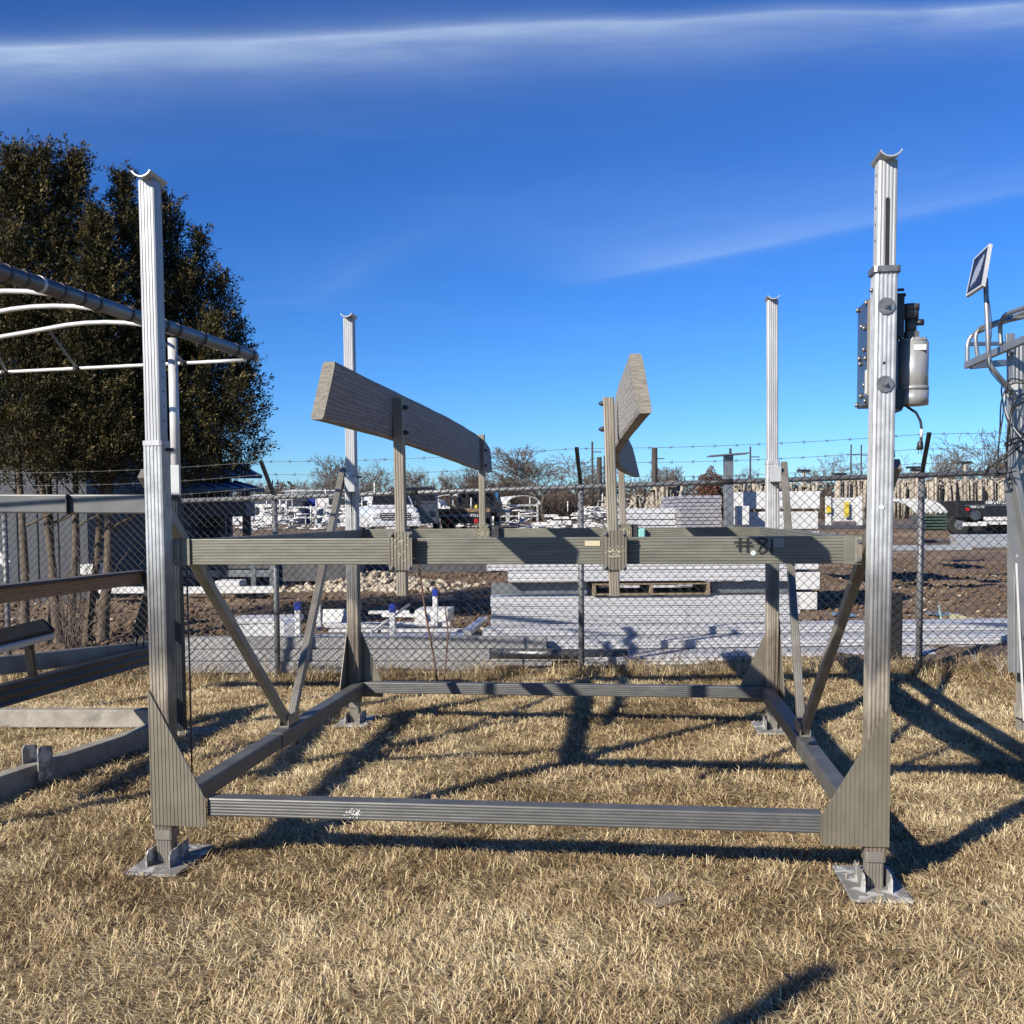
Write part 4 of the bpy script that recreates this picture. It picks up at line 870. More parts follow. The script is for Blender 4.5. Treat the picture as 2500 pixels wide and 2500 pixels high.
for i, (x0, x1, y0, y1, Y, lb) in enumerate(((790, 1100, 1520, 1534, 12.6, 'white beam lying under the square white box'), (800, 1150, 1536, 1546, 12.3, 'slim white beam second from the top of the white scrap heap'), (757, 1150, 1548, 1566, 11.9, 'bright bluish beam lying across the white scrap heap'), (840, 1135, 1553, 1563, 11.5, 'long blue-grey beam in front of the white scrap heap'), (745, 1160, 1570, 1588, 11.2, 'pale beam resting directly on the grey boards'), (900, 1000, 1492, 1500, 13.4, 'short white rail at the back of the white scrap heap'), (930, 1015, 1500, 1508, 13.3, 'short white slat in the middle of the scrap heap'))):
    wbox('white_beam', x0, x1, y0, y1, Y, .14, MA['blueal'] if i in (2, 3) else MA['whitep'], lb, 'beam', rz=(.03, -.05, .02, -.02, .01, .1, -.15)[i])
b = B(); b.tube([at(905, 1545, 12.2), at(1000, 1475, 12.8)], .018, 6); solo(b, 'bent_strip', MA['bow'], 'bent white strip poking diagonally out of the scrap heap', 'strip')
b = B(); along(b, SQ(.10,.06), at(1140, 1545, 11.8), at(1180, 1512, 12.6)); solo(b, 'angled_beam', MA['blueal'], 'short aluminium beam slanting up towards the dock panel stack', 'beam')
# posts with blue caps
caps = [(727, 1592, 1472, 11.3, 'blue-capped white post leftmost of four, beside ribbed crate'), (776, 1540, 1446, 12.9, 'leaning blue-capped white post behind the left diagonal brace'), (958, 1592, 1477, 11.2, 'blue-capped white post between the scrap beams, right of left back post'), (1062, 1545, 1440, 12.6, 'tallest blue-capped white post, behind the square white box')]
for i, (x, yb, yt, Y, lb) in enumerate(caps):
    p0, p1 = at(x + (4 if i == 1 else 2), yb, Y), at(x, yt, Y); t = thing('capped_post', lb, 'post', p0, 0, 'blue-capped posts'); d = p1 - p0
    b = B(); b.ext(SQ(.062, .062, .01), (0,0,0), d, (1,0,0), (0,1,0)); recalc(b.build('post_tube', MA['whitep'], t))
    b = B(); b.ext(SQ(.076, .076, .014), d - V3(0,0,.075), d, (1,0,0), (0,1,0)); b.ball(d, .036, 10, 5, .4); b.build('cap', MA['blue'], t)
# dirt-yard odds and ends
b = B(); b.bbox(tuple(at(2171, 1655, 9.75)), tuple(at(2205, 1447, 9.75) + V3(0, .03, 0)), .006); solo(b, 'black_board', MA['blackboard'], 'black plastic board standing against the fence right of the front post', 'board')
b = B(); b.plate([at(2318, 1520, 13.6), at(2386, 1519, 13.2), at(2340, 1505, 14.4), at(2318, 1502, 14.6)], (0, 0, .03)); solo(b, 'yellow_board', MA['yellow'], 'pale yellow board lying on the dirt at right', 'board')
b = B(); b.tube(smooth([at(2292, 1478, 12.8), at(2300, 1520, 11.9), at(2308, 1560, 11.2), at(2316, 1592, 10.8)]), .014, 6); solo(b, 'green_strap', MA['greenw'], 'pale green strap hanging over the aluminium pile at right', 'strap')
for (x0, x1, y0, y1, Y, lb) in ((2180, 2375, 1331, 1345, 19.5, 'white aluminium beam lying on dirt right of the front post'), (2335, 2520, 1313, 1338, 20.5, 'wide aluminium beam stack edge lying at far right'), (2330, 2520, 1304, 1314, 22.0, 'flat grey beam on top at far right'), (2255, 2325, 1318, 1326, 21.0, 'short dark beam stub on tan dirt')):
    wbox('aluminium_beam', x0, x1, y0, y1, Y, .3, MA['blueal'] if 'dark' not in lb else MA['dock'], lb, 'beam')
for (x0, x1, y, Y, lb) in ((2262, 2345, 1478, 15.5, 'puddle right of the fence post'), (2035, 2085, 1478, 15.5, 'puddle behind the right diagonal braces')):
    a, c = at(x0, y, Y), at(x1, y, Y); n = 18; cc = (a + c)/2; z = g1(cc.x, cc.y) + .035
    b = B(); b.plate([(cc.x + (c.x-a.x)/2*math.cos(2*math.pi*i/n)*(1 + .15*math.sin(i*2.3)), cc.y + .35*math.sin(2*math.pi*i/n)*(1 + .2*math.sin(i*1.7)), z) for i in range(n)], (0,0,.002)); tag(recalc(b.build('puddle', MA['water'])), kind='structure')
# limestone heap and loose stones
def stones(name, pts, mat, seed, r0, r1, label):
    rr = random.Random(seed); b = B()
    ico = [(0,0,1),(.9,0,.45),(.28,.85,.45),(-.72,.52,.45),(-.72,-.52,.45),(.28,-.85,.45),(.72,.52,-.45),(-.28,.85,-.45),(-.9,0,-.45),(-.28,-.85,-.45),(.72,-.52,-.45),(0,0,-1)]
    fcs = [(0,1,2),(0,2,3),(0,3,4),(0,4,5),(0,5,1),(1,6,2),(2,7,3),(3,8,4),(4,9,5),(5,10,1),(6,7,2),(7,8,3),(8,9,4),(9,10,5),(10,6,1),(6,11,7),(7,11,8),(8,11,9),(9,11,10),(10,11,6)]
    for (x, y, z) in pts:
        r = rr.uniform(r0, r1) * rr.uniform(.6, 1.2); sx_, sy_, sz_ = rr.uniform(.7,1.3), rr.uniform(.7,1.3), rr.uniform(.5,.9)
        b.add([(x + v[0]*r*sx_*rr.uniform(.8,1.2), y + v[1]*r*sy_*rr.uniform(.8,1.2), z + v[2]*r*sz_*rr.uniform(.8,1.2)) for v in ico], fcs)
    return tag(recalc(b.build(name, mat)), label, 'stones', kind='stuff')
pts = []
for i in range(1300):
    u = rnd.gauss(0, .33); v = rnd.uniform(-1, 1); x = at(900, 1420, 21).x + u * 2.4; y = 21.3 + v * 1.0
    hgt = max(0, .36 * (1 - abs(v)) * math.exp(-(u/.55)**2)); pts.append((x, y, g1(x, y) + hgt * rnd.uniform(.6, 1)))
stones('limestone_heap', pts, MA['rock'], 3, .035, .095, 'low heap of pale limestone rocks on the dirt behind the lift')
pts = []
for i in range(1500):
    y = 11.5 + 14 * rnd.random() ** 1.3; x = rnd.uniform(-.62, .62) * y; pts.append((x, y, g1(x, y) + .015))
stones('loose_stones', pts, MA['rock'], 5, .012, .035, 'small pale stones scattered over the yard dirt')
rgc = np.random.default_rng(33); nC = 9000
yy = 11.2 + 16 * rgc.random(nC) ** 1.4; xx = rgc.uniform(-.62, .62, nC) * yy
MA['clod'] = mk('dirt_clod', (.10,.062,.035), (.19,.125,.072), .9, rough=.95)
stones('dirt_clods', [(float(a), float(c), g1(a, c) + .02) for a, c in zip(xx, yy)], MA['clod'], 6, .02, .06, 'rough brown clods of churned yard dirt')
# left middle distance: white dock rails and dark frames
wbox('white_rail', 440, 668, 1432, 1450, 19, .2, MA['whitep'], 'long white dock rail on the dirt left of the fence post', 'rail')
wbox('white_rail', 525, 585, 1418, 1432, 19.3, .5, MA['whitep'], 'short white box on top of the long dock rail', 'box')
wbox('dark_tarp_stack', 690, 862, 1378, 1420, 21, 1.6, MA['dock'], 'dark stack of dock floats in shade left of the limestone heap', 'stack')
wbox('dark_tarp_stack', 880, 1200, 1372, 1400, 25, 1.2, MA['dock'], 'long dark stack behind the limestone heap', 'stack')
fr = wthing('pier_rack', 'dark open pier rack with light posts behind the white rail', 'rack', at(560, 1425, 21))
for x in (470, 545, 620, 665):
    b = B(); along(b, SQ(.09,.09), at(x, 1425, 21), at(x + .01, 1330, 21)) if False else b.ext(SQ(.10,.10), at(x, 1430, 21), at(x, 1318, 21), (1,0,0), (0,1,0)); recalc(b.build('frame_post', MA['galvbeam'] if x > 600 else MA['dock'], fr))
for y in (1325, 1380, 1400):
    b = B(); along(b, SQ(.08,.14), at(440, y, 21), at(670, y, 21)); recalc(b.build('frame_rail', MA['dock'] if y < 1390 else MA['galvbeam'], fr))
wbox('slatted_crate', 196, 236, 1378, 1404, 14.2, .25, MA['whitep'], 'small white slatted crate at the foot of the evergreens', 'crate')
c = at(72, 1385, 14.5); stones('pale_boulder', [(c.x, 14.5, g1(c.x, 14.5) + .1), (c.x + .2, 14.3, g1(c.x, 14.5) + .05)], MA['rock'], 9, .18, .26, 'two pale boulders between the evergreen trunks')
b = B(); along(b, SQ(.02,.12), at(-30, 1335, 13.6), at(19, 1378, 13.6)); solo(b, 'white_plank', MA['whitep'], 'white plank end slanting in at the left edge', 'plank')
wbox('white_rail', 240, 360, 1433, 1450, 18.5, .15, MA['whitep'], 'white dock rail seen under the brown bunk board at left', 'rail')
# right middle distance: plank stack, white dock boxes, T post, trailer gate
def stack(name, px0, px1, pyt, Y, dep, z0, n, mat, label, cat, th=None, jit=.02):
    a, c = at(px0, pyt, Y), at(px1, pyt, Y); t = thing(name, label, cat, ((a.x + c.x)/2, Y + dep/2, z0)); h = (c.z - z0) / n; w_ = c.x - a.x
    b = B(); b.bbox((-w_/2, -dep/2, 0), (w_/2, dep/2, h * .86), min(.006, h*.2)); o = b.build('plank', mat, t); o.location = (0,0,0)
    for i in range(1, n): inst(o, 'plank', t, (rnd.uniform(-jit, jit), rnd.uniform(-jit, jit), i * h))
    return t
stack('plank_stack', 1660, 1762, 1208, 17, 2.2, .08, 30, MA['panelal2'], 'tall lilac-grey stack of dock planks left of the T-topped post', 'plank stack', jit=.012)
stack('plank_stack', 1520, 1655, 1238, 17.5, 2.0, .08, 16, MA['panelal'], 'lower pale stack of dock planks behind the right bunk uprights', 'plank stack', jit=.05)
stack('dock_box_stack', 1812, 1998, 1192, 16.2, 1.4, .06, 6, MA['whitep'], 'stack of large white dock boxes behind the right back post', 'dock stack', jit=.04)
tp = wthing('t_post', 'aluminium post with wide flat top plate rising above the fence', 'post', at(1781, 1330, 15.8))
b = B(); b.ext(SQ(.13,.13), (at(1781, 1290, 15.8).x, 15.8, .05), at(1778, 1112, 15.8), (1,0,0), (0,1,0)); recalc(b.build('post_tube', MA['galvbeam'], tp))
wb('top_plate', MA['galvbeam'], SQ(.35, .02, .003), at(1731, 1114, 15.8), at(1823, 1107, 15.8), tp)
b = B(); b.cyl(at(1783, 1112, 15.9), at(1783, 1095, 15.9), .02, 6); b.build('pin', MA['dark'], tp)
tg = wthing('trailer_gate', 'white slatted trailer gate with yellow markings left of the front right post', 'gate', at(2062, 1300, 19))
for x in (2022, 2098):
    b = B(); b.ext(SQ(.10,.06), at(x, 1282, 19), at(x, 1212, 19), (1,0,0), (0,1,0)); recalc(b.build('gate_stile', MA['whitep'], tg))
for y in np.linspace(1218, 1270, 9):
    b = B(); along(b, SQ(.03,.045), at(2026, y, 19.02), at(2095, y, 19.02)); recalc(b.build('gate_slat', MA['whitep'], tg))
for x, y0, y1 in ((2018, 1235, 1252), (2062, 1225, 1262)):
    b = B(); b.box(tuple(at(x, y1, 18.93)), tuple(at(x + 11, y0, 18.93) + V3(0,.02,0))); b.build('yellow_mark', MA['yel2'], tg)
wbox('dock_box', 1800, 1830, 1235, 1282, 15.9, .8, MA['whitep'], 'narrow white box just right of the T-topped post', 'box')
wbox('trailer_bed', 1960, 2260, 1281, 1293, 20.5, 2.0, MA['dock'], 'low dark flat trailer bed behind the front right post', 'trailer')
wbox('green_beam_stack', 2258, 2310, 1258, 1295, 24, 1, MA['green'] if False else MA['dock'], 'dark green beam stack right of the fence post', 'stack')
for i in range(5):
    wbox('green_beam', 2256, 2312, 1257 + i*7.5, 1262 + i*7.5, 23.9, .3, MA['greenb'], 'dull green beam, %s from the top in the stack right of the fence post' % ORD[i], 'beam').__setitem__('group', 'dull green beams')
for i in range(7):
    c = at(2180 + i*12, 1222, 26); pts = [c + V3(0, 0, 0), c + V3(.20, 0, -.03), c + V3(.42, -.05, -.14), c + V3(.58, -.08, -.32)]
    b = B(); b.tube(smooth(pts), .055, 10); solo(b, 'white_bow_tube', MA['bow'], 'curved white canopy tube, %s from left in the bundle right of the front post' % ORD[i], 'tube', 'curved white canopy tubes')
# timber and pipe poles standing in long racks: too many and fine to count
def polepile(name, px0, px1, pyt, pyb, Y, n, seed, label, lean=.05):
    rr = random.Random(seed); b = B()
    for i in range(n):
        x = rr.uniform(px0, px1); p0 = at(x, pyb + rr.uniform(-6, 6), Y + rr.uniform(0, 1.5)); p1 = at(x, pyt + abs(rr.gauss(0, 12)), p0.y) + V3(rr.gauss(0, lean), 0, 0)
        b.tube([p0, p1], rr.uniform(.025, .06) * Y / 32, 5)
        if rr.random() < .16: b.box(tuple(p1 + V3(-.12,-.1,0)), tuple(p1 + V3(.12,.1,.03)))
    return tag(recalc(b.build(name, MA['poles'])), label, 'poles', kind='stuff')
polepile('pole_rack', 2040, 2620, 1168, 1262, 46, 560, 1, 'long rack of grey standing poles behind the right fence post')
polepile('pole_rack', 1602, 1662, 1176, 1275, 24, 70, 2, 'rack of pale standing poles behind the plank stack', .08)
polepile('pole_rack', 1500, 1620, 1210, 1285, 30, 60, 3, 'loose leaning poles behind the right bunk', .45)
polepile('pole_rack', 1790, 2000, 1176, 1230, 27, 110, 7, 'standing poles above the white dock boxes', .06)
for jj, (x, y) in enumerate(((1905, 1165), (1962, 1150), (1992, 1168), (2050, 1158), (2229, 1142), (2240, 1148), (2356, 1130), (2285, 1158))):
    Y = 44; t = wthing('pole_jack', ('dark-topped dock jack pole above the pole rack, %s in the row listed from left' % ORD[jj]).replace(' listed', ''), 'pole', at(x, 1260, Y), 'dock jack poles above the rack')
    b = B(); b.cyl(at(x, 1275, Y), at(x, y, Y), .06, 6); b.build('pole', MA['poles'], t)
    p = at(x, y, Y); b = B(); b.bbox(tuple(p + V3(-.28,-.1,-.03)), tuple(p + V3(.28,.1,.06)), .01); b.build('top_bracket', MA['black'], t)
# white tube scrap behind the middle fence post
rr = random.Random(8); b = B()
for i in range(46):
    c = at(rr.uniform(1415, 1490), rr.uniform(1232, 1272), 27 + rr.random()); d = V3(rr.uniform(-.6,.6), rr.uniform(-.3,.3), rr.gauss(0,.07)); b.tube([c - d*.6, c + d*.6], .022, 5)
tag(recalc(b.build('tube_scrap', MA['bow'])), 'tangle of white scrap tubes behind the middle fence post', 'tubes', kind='stuff')
b = B(); rr = random.Random(18)
for i in range(48):
    c = at(rr.uniform(1225, 1660), rr.uniform(1276, 1298), 24 + 4*rr.random()); d = V3(rr.uniform(-.8,.8), rr.uniform(-.3,.3), rr.gauss(0,.05)); 
    if rr.random() < .5: b.tube([c - d*.6, c + d*.6], .03, 5)
    else: b.box(tuple(c + V3(-rr.uniform(.05,.25), -.2, -.05)), tuple(c + V3(rr.uniform(.05,.25), .2, rr.uniform(.0,.07))))
tag(recalc(b.build('white_scrap', MA['whitep'])), 'low clutter of white dock scrap along the yard lane', 'scrap', kind='stuff')
b = B(); rr = random.Random(19)
for i in range(360):
    c = at(rr.uniform(430, 1290) if i < 330 else rr.uniform(1290, 1660), rr.uniform(1240, 1296), 48 + 14*rr.random()); d = V3(rr.uniform(-1.2,1.2), rr.uniform(-.5,.5), rr.gauss(0,.10))
    if rr.random() < .5: b.tube([c - d*.6, c + d*.6], .04, 5)
    elif rr.random() < .5: b.tube([c, c + V3(0,0,rr.uniform(.4,1.3))], .035, 5)
    else: b.box(tuple(c + V3(-rr.uniform(.1,.5), -.2, -.09)), tuple(c + V3(rr.uniform(.1,.5), .2, rr.uniform(.0,.09))))
tag(recalc(b.build('lift_scrap', MA['whitep'])), 'far clutter of lift frames behind the left half of the fence', 'scrap', kind='stuff')
# ------------------------------------------------------------------ vehicles
def text_mesh(txt, size, name, mat, parent, M4):
    cu = bpy.data.curves.new(name, 'FONT'); cu.body = txt; cu.size = size; cu.extrude = .004; cu.offset = size * .02; cu.resolution_u = 2
    tmp = bpy.data.objects.new('tmp', cu); COL.objects.link(tmp); dg = bpy.context.evaluated_depsgraph_get(); me = bpy.data.meshes.new_from_object(tmp.evaluated_get(dg))
    bpy.data.objects.remove(tmp); me.materials.clear(); me.materials.append(mat); o = bpy.data.objects.new(name, me); COL.objects.link(o); o.parent = parent; o.matrix_local = M4; return o
def loft(secs, closed=True):
    """secs: list of rings of points"""
    b = B(); n = len(secs[0]); vs = [p for s in secs for p in s]
    fs = [(i*n+j, i*n+(j+1)%n, (i+1)*n+(j+1)%n, (i+1)*n+j) for i in range(len(secs)-1) for j in range(n)]
    fs += [tuple(range(n-1,-1,-1)), tuple(range((len(secs)-1)*n, len(secs)*n))]; return b.add(vs, fs)
def wheel(parent, x, y, r=.38, w_=.24):
    b = B(); b.tube([(x - w_/2, y, r), (x + w_/2, y, r)], r, 20); o = b.build('tyre', MA['tyre'], parent)
    b = B(); b.tube([(x - w_/2 - .01, y, r), (x + w_/2 + .01, y, r)], r*.55, 14); b.build('rim', MA['galvbeam'], o)
# white pickup seen from its front left, parked
c = at(972, 1300, 41); zg = g1(c.x, 41)
pk = thing('white_pickup', 'white pickup truck parked behind the left front bunk upright', 'pickup truck', (c.x - .1, 41, zg), .25)
def ring(y, w0, z0, w1, z1, zm=None): # trapezoid section in x-z at depth y
    zm = zm or (z0 + (z1 - z0)*.55); return [(-w0/2,y,z0),(w0/2,y,z0),(w0/2*1.03,y,zm),(w1/2,y,z1),(-w1/2,y,z1),(-w0/2*1.03,y,zm)]
b = loft([ring(-.15, 1.78, .55, 1.55, 1.02), ring(0, 1.95, .45, 1.74, 1.16), ring(1.2, 2.0, .42, 1.80, 1.28), ring(1.35, 2.0, .42, 1.82, 1.30), ring(3.4, 2.0, .42, 1.82, 1.30), ring(5.4, 2.0, .45, 1.9, 1.28)]); recalc(b.build('body', MA['paintw'], pk))
b = loft([ring(1.15, 1.78, 1.27, 1.74, 1.30), ring(1.75, 1.78, 1.27, 1.46, 1.90), ring(3.1, 1.78, 1.27, 1.46, 1.93), ring(3.5, 1.78, 1.27, 1.6, 1.4)]); cab = recalc(b.build('cab', MA['paintw'], pk))
b = B(); b.plate([(-.80,1.18,1.36),(.80,1.18,1.36),(.66,1.66,1.84),(-.66,1.66,1.84)], (0,-.03,.02)); recalc(b.build('windscreen', MA['darkglass'], cab))
for s in (-1, 1):
    b = B(); b.plate([(s*.86,1.85,1.40),(s*.86,3.0,1.40),(s*.745,2.95,1.84),(s*.745,1.95,1.84)], (s*.03,0,.0)); recalc(b.build('side_window', MA['darkglass'], cab))
    b = B(); b.bbox((s*.78 - .16, -.19, .80), (s*.78 + .16, -.08, 1.0), .02); b.build('headlight', MA['letter'], pk)
    b = B(); b.bbox((s*1.08 - .10, 1.2, 1.30), (s*1.08 + .10, 1.3, 1.52), .02); b.build('mirror', MA['black'], pk)
    wheel(pk, s*.88, .95); wheel(pk, s*.88, 4.4)
b = B(); b.bbox((-.58, -.20, .72), (.58, -.12, 1.0), .02); b.build('grille', MA['black'], pk)
for i in range(3):
    b = B(); b.box((-.56, -.215, .76 + i*.085), (.56, -.201, .785 + i*.085)); b.build('grille_bar', MA['paintw'], pk)
b = B(); b.bbox((-1.0, -.27, .45), (1.0, -.1, .66), .03); b.build('bumper', MA['paintw'], pk)
# flatbed truck seen from behind
c = at(1130, 1300, 46); zg = g1(c.x, 46)
fbk = thing('flatbed_truck', 'black flatbed truck seen from behind, between the left bunk uprights', 'truck', (c.x, 46, zg), -.12)
b = B(); b.bbox((-1.25, 0, .88), (1.25, 4.2, 1.05), .02); b.build('deck', MA['deck'], fbk)
b = B(); b.bbox((-1.25, -.03, .62), (1.25, .05, .878), .01); tb = b.build('tail_board', MA['paintb'], fbk)
text_mesh('608/247-2180 ~ PIERLIFTS.COM', .155, 'lettering', MA['letter'], tb, Matrix.Translation((-1.08, -.036, .69)) @ Matrix.Rotation(math.pi/2, 4, 'X'))
b = B()
for x in (-1.18, -.4, .4, 1.18): b.box((x-.05, 3.6, 1.05), (x+.05, 3.7, 2.0))
b.box((-1.23, 3.6, 1.95), (1.23, 3.7, 2.05)); b.box((-1.23, 3.6, 1.05), (1.23, 3.7, 1.2)); b.build('headache_rack', MA['paintb'], fbk)
b = loft([ring(4.1, 2.0, .7, 1.7, 1.95), ring(5.8, 2.0, .7, 1.7, 1.95), ring(6.3, 2.0, .7, 1.9, 1.3)]); cab = recalc(b.build('cab', MA['paintb'], fbk))
b = B(); b.box((-.72, 4.07, 1.35), (.72, 4.1, 1.82)); b.build('rear_window', MA['darkglass'], cab)
for s in (-1, 1):
    b = B(); b.cyl((s*.62, -.02, .50), (s*.62, -.09, .50), .105, 14); b.build('tail_light', MA['red'], fbk)
    wheel(fbk, s*.85, 1.2, .42, .5); wheel(fbk, s*.85, 5.3, .42)
b = B(); b.box((-1.0, .0, .38), (1.0, .06, .62)); b.build('light_bar', MA['paintb'], fbk)
for x in (-.6, .5):
    b = B(); b.bbox((x, .3, 1.06), (x+.12, .5, 1.22), .02); b.build('deck_strap', MA['yel2'], fbk)
# grey-blue truck front between them
c = at(1018, 1300, 43); gt = thing('dark_truck', 'dark blue-grey truck front beside the white pickup', 'truck', (c.x + .15, 43, g1(c.x, 43)), .1)
b = loft([ring(0, 1.5, .5, 1.35, 1.3), ring(1.1, 1.6, .5, 1.45, 1.4), ring(3, 1.7, .5, 1.5, 1.4)]); recalc(b.build('body', MA['bluegrey'], gt))
b = loft([ring(1.1, 1.5, 1.38, 1.45, 1.42), ring(1.6, 1.5, 1.38, 1.25, 2.1), ring(2.9, 1.5, 1.38, 1.25, 2.1)]); cb = recalc(b.build('cab', MA['bluegrey'], gt))
b = B(); b.plate([(-.66,1.13,1.47),(.66,1.13,1.47),(.56,1.53,2.03),(-.56,1.53,2.03)], (0,-.03,.02)); recalc(b.build('windscreen', MA['darkglass'], cb))
for s in (-1, 1): wheel(gt, s*.7, .8); wheel(gt, s*.7, 2.6)
# black service truck at right with red lamp and phone number
YT = 40; o0 = at(2335, 1290, YT); zt = g1(o0.x, YT); u_ = YT / 2500
bt = thing('black_service_truck', 'black service truck with white phone number at right edge of yard', 'truck', (o0.x, YT, zt), 0)
def tz(py): return at(2400, py, YT).z - zt
b = B(); b.bbox((0, 0, tz(1264)), (3.4, 1.9, tz(1222)), .03); bd = b.build('box_body', MA['paintb'], bt)
b = B(); b.box((.30, -.03, tz(1234.5)), (3.4, -.002, tz(1232.5))); b.build('trim_strip', MA['galvbeam'], bd)
text_mesh('608/247-2180', .185, 'lettering', MA['letter'], bd, Matrix.Translation((1.10, -.012, tz(1230.5))) @ Matrix.Rotation(math.pi/2, 4, 'X'))
text_mesh('PIER LIFTS', .125, 'lettering', MA['letter'], bd, Matrix.Translation((.52, -.012, tz(1240))) @ Matrix.Rotation(math.pi/2, 4, 'X'))
text_mesh('PIERS', .125, 'lettering', MA['letter'], bd, Matrix.Translation((2.10, -.012, tz(1240))) @ Matrix.Rotation(math.pi/2, 4, 'X'))
b = B(); b.cyl((.40, 0, tz(1243)), (.40, -.05, tz(1243)), .075, 16); b.build('tail_light', MA['red'], bd)
for x in (.15, 1.9):
    b = B(); b.tube([(x + .05, .2, .40), (x + .05, .5, .40)], .40, 20); o = b.build('tyre', MA['tyre'], bt); b = B(); b.tube([(x + .05, .18, .40), (x + .05, .2, .40)], .2, 14); b.build('rim', MA['galvbeam'], o)
b = B(); b.cyl((.72, -.1, tz(1258)), (.72, .2, tz(1258)), .19, 14); b.build('fuel_tank', MA['bluegrey'], bt)
b = B(); b.bbox((1.0, -.25, tz(1271)), (3.4, -.1, tz(1262)), .01); b.build('side_rail', MA['whitep'], bt)
for i in range(4):
    b = B(); b.bbox((.75 + i*.42, -.3, tz(1281)), (1.10 + i*.42, -.15, tz(1273)), .01); b.build('step_board', MA['whitep'], bt)
b = B(); b.bbox((.1, -.4, tz(1284)), (1.0, -.3, tz(1275)), .01); b.build('bumper', MA['whitep'], bt)
b = B(); b.box((.9, .1, .15), (3.4, 1.7, tz(1264))); b.build('chassis', MA['tyre'], bt)
# ------------------------------------------------------------------ far canopies, buildings
def canopy(px, py, Y, wpx, label):
    p = at(px, py, Y); w_ = wpx * Y / 2500; z0 = g1(p.x, Y); h = p.z - z0; t = thing('canopied_lift', label, 'boat lift', (p.x, Y, z0), rnd.uniform(-.3, .3), 'white canopied lifts far across the yard')
    vs, n = [], 9
    for j in range(2):
        for i in range(n):
            a = math.pi * i / (n - 1); vs.append((-w_/2*math.cos(a), -1.5 + 3.5*j, h - .55 + .55*math.sin(a)))
    b = B(); b.add(vs + [(v[0]*.97, v[1], v[2] - .05) for v in vs], [(i, i+1, n+i+1, n+i) for i in range(n-1)] + [(2*n+i, 3*n+i, 3*n+i+1, 2*n+i+1) for i in range(n-1)] + [(i, 2*n+i, 2*n+i+1, i+1) for i in range(n-1)] + [(n+i, n+i+1, 3*n+i+1, 3*n+i) for i in range(n-1)]); recalc(b.build('canopy', MA['fabric'], t))
    for s in (-1, 1):
        for y in (-1.2, 1.7):
            b = B(); b.box((s*w_*.45 - .05, y - .05, 0), (s*w_*.45 + .05, y + .05, h - .5)); b.build('post', MA['bow'], t)
    for z in (.5, 1.2):
        b = B(); b.box((-w_*.45, -1.2, z), (w_*.45, -1.12, z + .12)); b.build('cross_bar', MA['bow'], t)
for ci, (x, y, Y, wpx) in enumerate(sorted(((905, 1226, 75, 70), (950, 1208, 82, 85), (1003, 1214, 70, 75), (1040, 1216, 72, 70), (1095, 1208, 80, 80), (1150, 1202, 85, 85), (1205, 1212, 72, 80), (1262, 1210, 68, 85), (860, 1232, 78, 70), (800, 1236, 70, 70), (740, 1238, 72, 70), (1180, 1222, 60, 60)))):
    canopy(x, y, Y, wpx, 'white arched canopy lift, %s from left in the far row across the yard' % ORD[ci])
def bldg(name, px0, px1, pyt, Y, dep, wall, roof, label, roofh=.5, over=.4):
    a, c = at(px0, pyt, Y), at(px1, pyt, Y); z0 = g1(a.x, Y) - .3; w_ = c.x - a.x; t = thing(name, label, 'building', ((a.x+c.x)/2, Y, z0)); h = a.z - z0
    b = B(); b.box((-w_/2, 0, 0), (w_/2, dep, h)); b.build('wall', wall, t)
    b = B(); b.plate([(-w_/2-over, -over, h), (-w_/2-over, dep+over, h), (-w_/2-over, dep/2, h+roofh)], (w_+2*over, 0, 0)); recalc(b.build('roof', roof, t))
    return t, w_, h
t, w_, h = bldg('white_building', 600, 700, 1222, 88, 8, MA['wallwhite'], MA['wallwhite'], 'low white building far left above the top rail', .6)
for i in range(3): b = B(); b.box((-w_*.35 + i*w_*.3, -.05, h*.45), (-w_*.35 + i*w_*.3 + .6, .03, h*.75)); b.build('window', MA['darkglass'], t)
t, w_, h = bldg('white_warehouse', 695, 860, 1200, 95, 10, MA['wallwhite'], MA['wallwhite'], 'white warehouse with dark blue door behind the left back post', .3)
b = B(); b.box((-w_*.20, -.06, h*.1), (-w_*.03, .03, h*.9)); b.build('door', MA['blue'], t)
b = B(); b.box((w_*.15, -.06, h*.62), (w_*.45, .03, h*.8)); b.build('window', MA['darkglass'], t)
# metal building behind the evergreens
t, w_, h = bldg('metal_shed', -900, 205, 1020, 19, 9, MA['wallgrey'], MA['roofblue'], 'pale metal shed wall, coloured dark for shade, behind the evergreens at left', .6)
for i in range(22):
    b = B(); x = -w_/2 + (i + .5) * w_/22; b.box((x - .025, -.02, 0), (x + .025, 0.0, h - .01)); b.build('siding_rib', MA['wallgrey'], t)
sh = wthing('blue_roofed_shed', 'open dark shed with two-tier blue metal roof right of evergreens', 'shed', at(440, 1350, 24))
zz0 = g1(-8, 24)
for (x0, x1, y0, y1, Y, nm) in ((180, 646, 1176, 1192, 23, 'lower_roof'), (180, 640, 1128, 1160, 25, 'upper_roof')):
    A, Bq = at(x0, y0, Y + 2.5), at(x1 - 60, y0, Y + 2.5); Cq, Dq = at(x1, y1, Y), at(x0, y1, Y)
    b = B(); b.plate([A, Bq, Cq, Dq], (0, 0, -.08)); rf = recalc(b.build(nm, MA['roofblue'], sh))
    for i in range(14):
        f0 = (i + .5)/14; p0 = A.lerp(Bq, f0); p1 = Dq.lerp(Cq, f0); b = B(); b.tube([p0 + V3(0,0,.015), p1 + V3(0,0,.015)], .03, 4); b.build('roof_rib', MA['roofblue'], rf)
b = B(); a, c = at(200, 1200, 26), at(560, 1150, 26); b.box((a.x, 26, zz0), (c.x, 26.2, c.z)); b.build('back_wall', MA['dock'], sh)
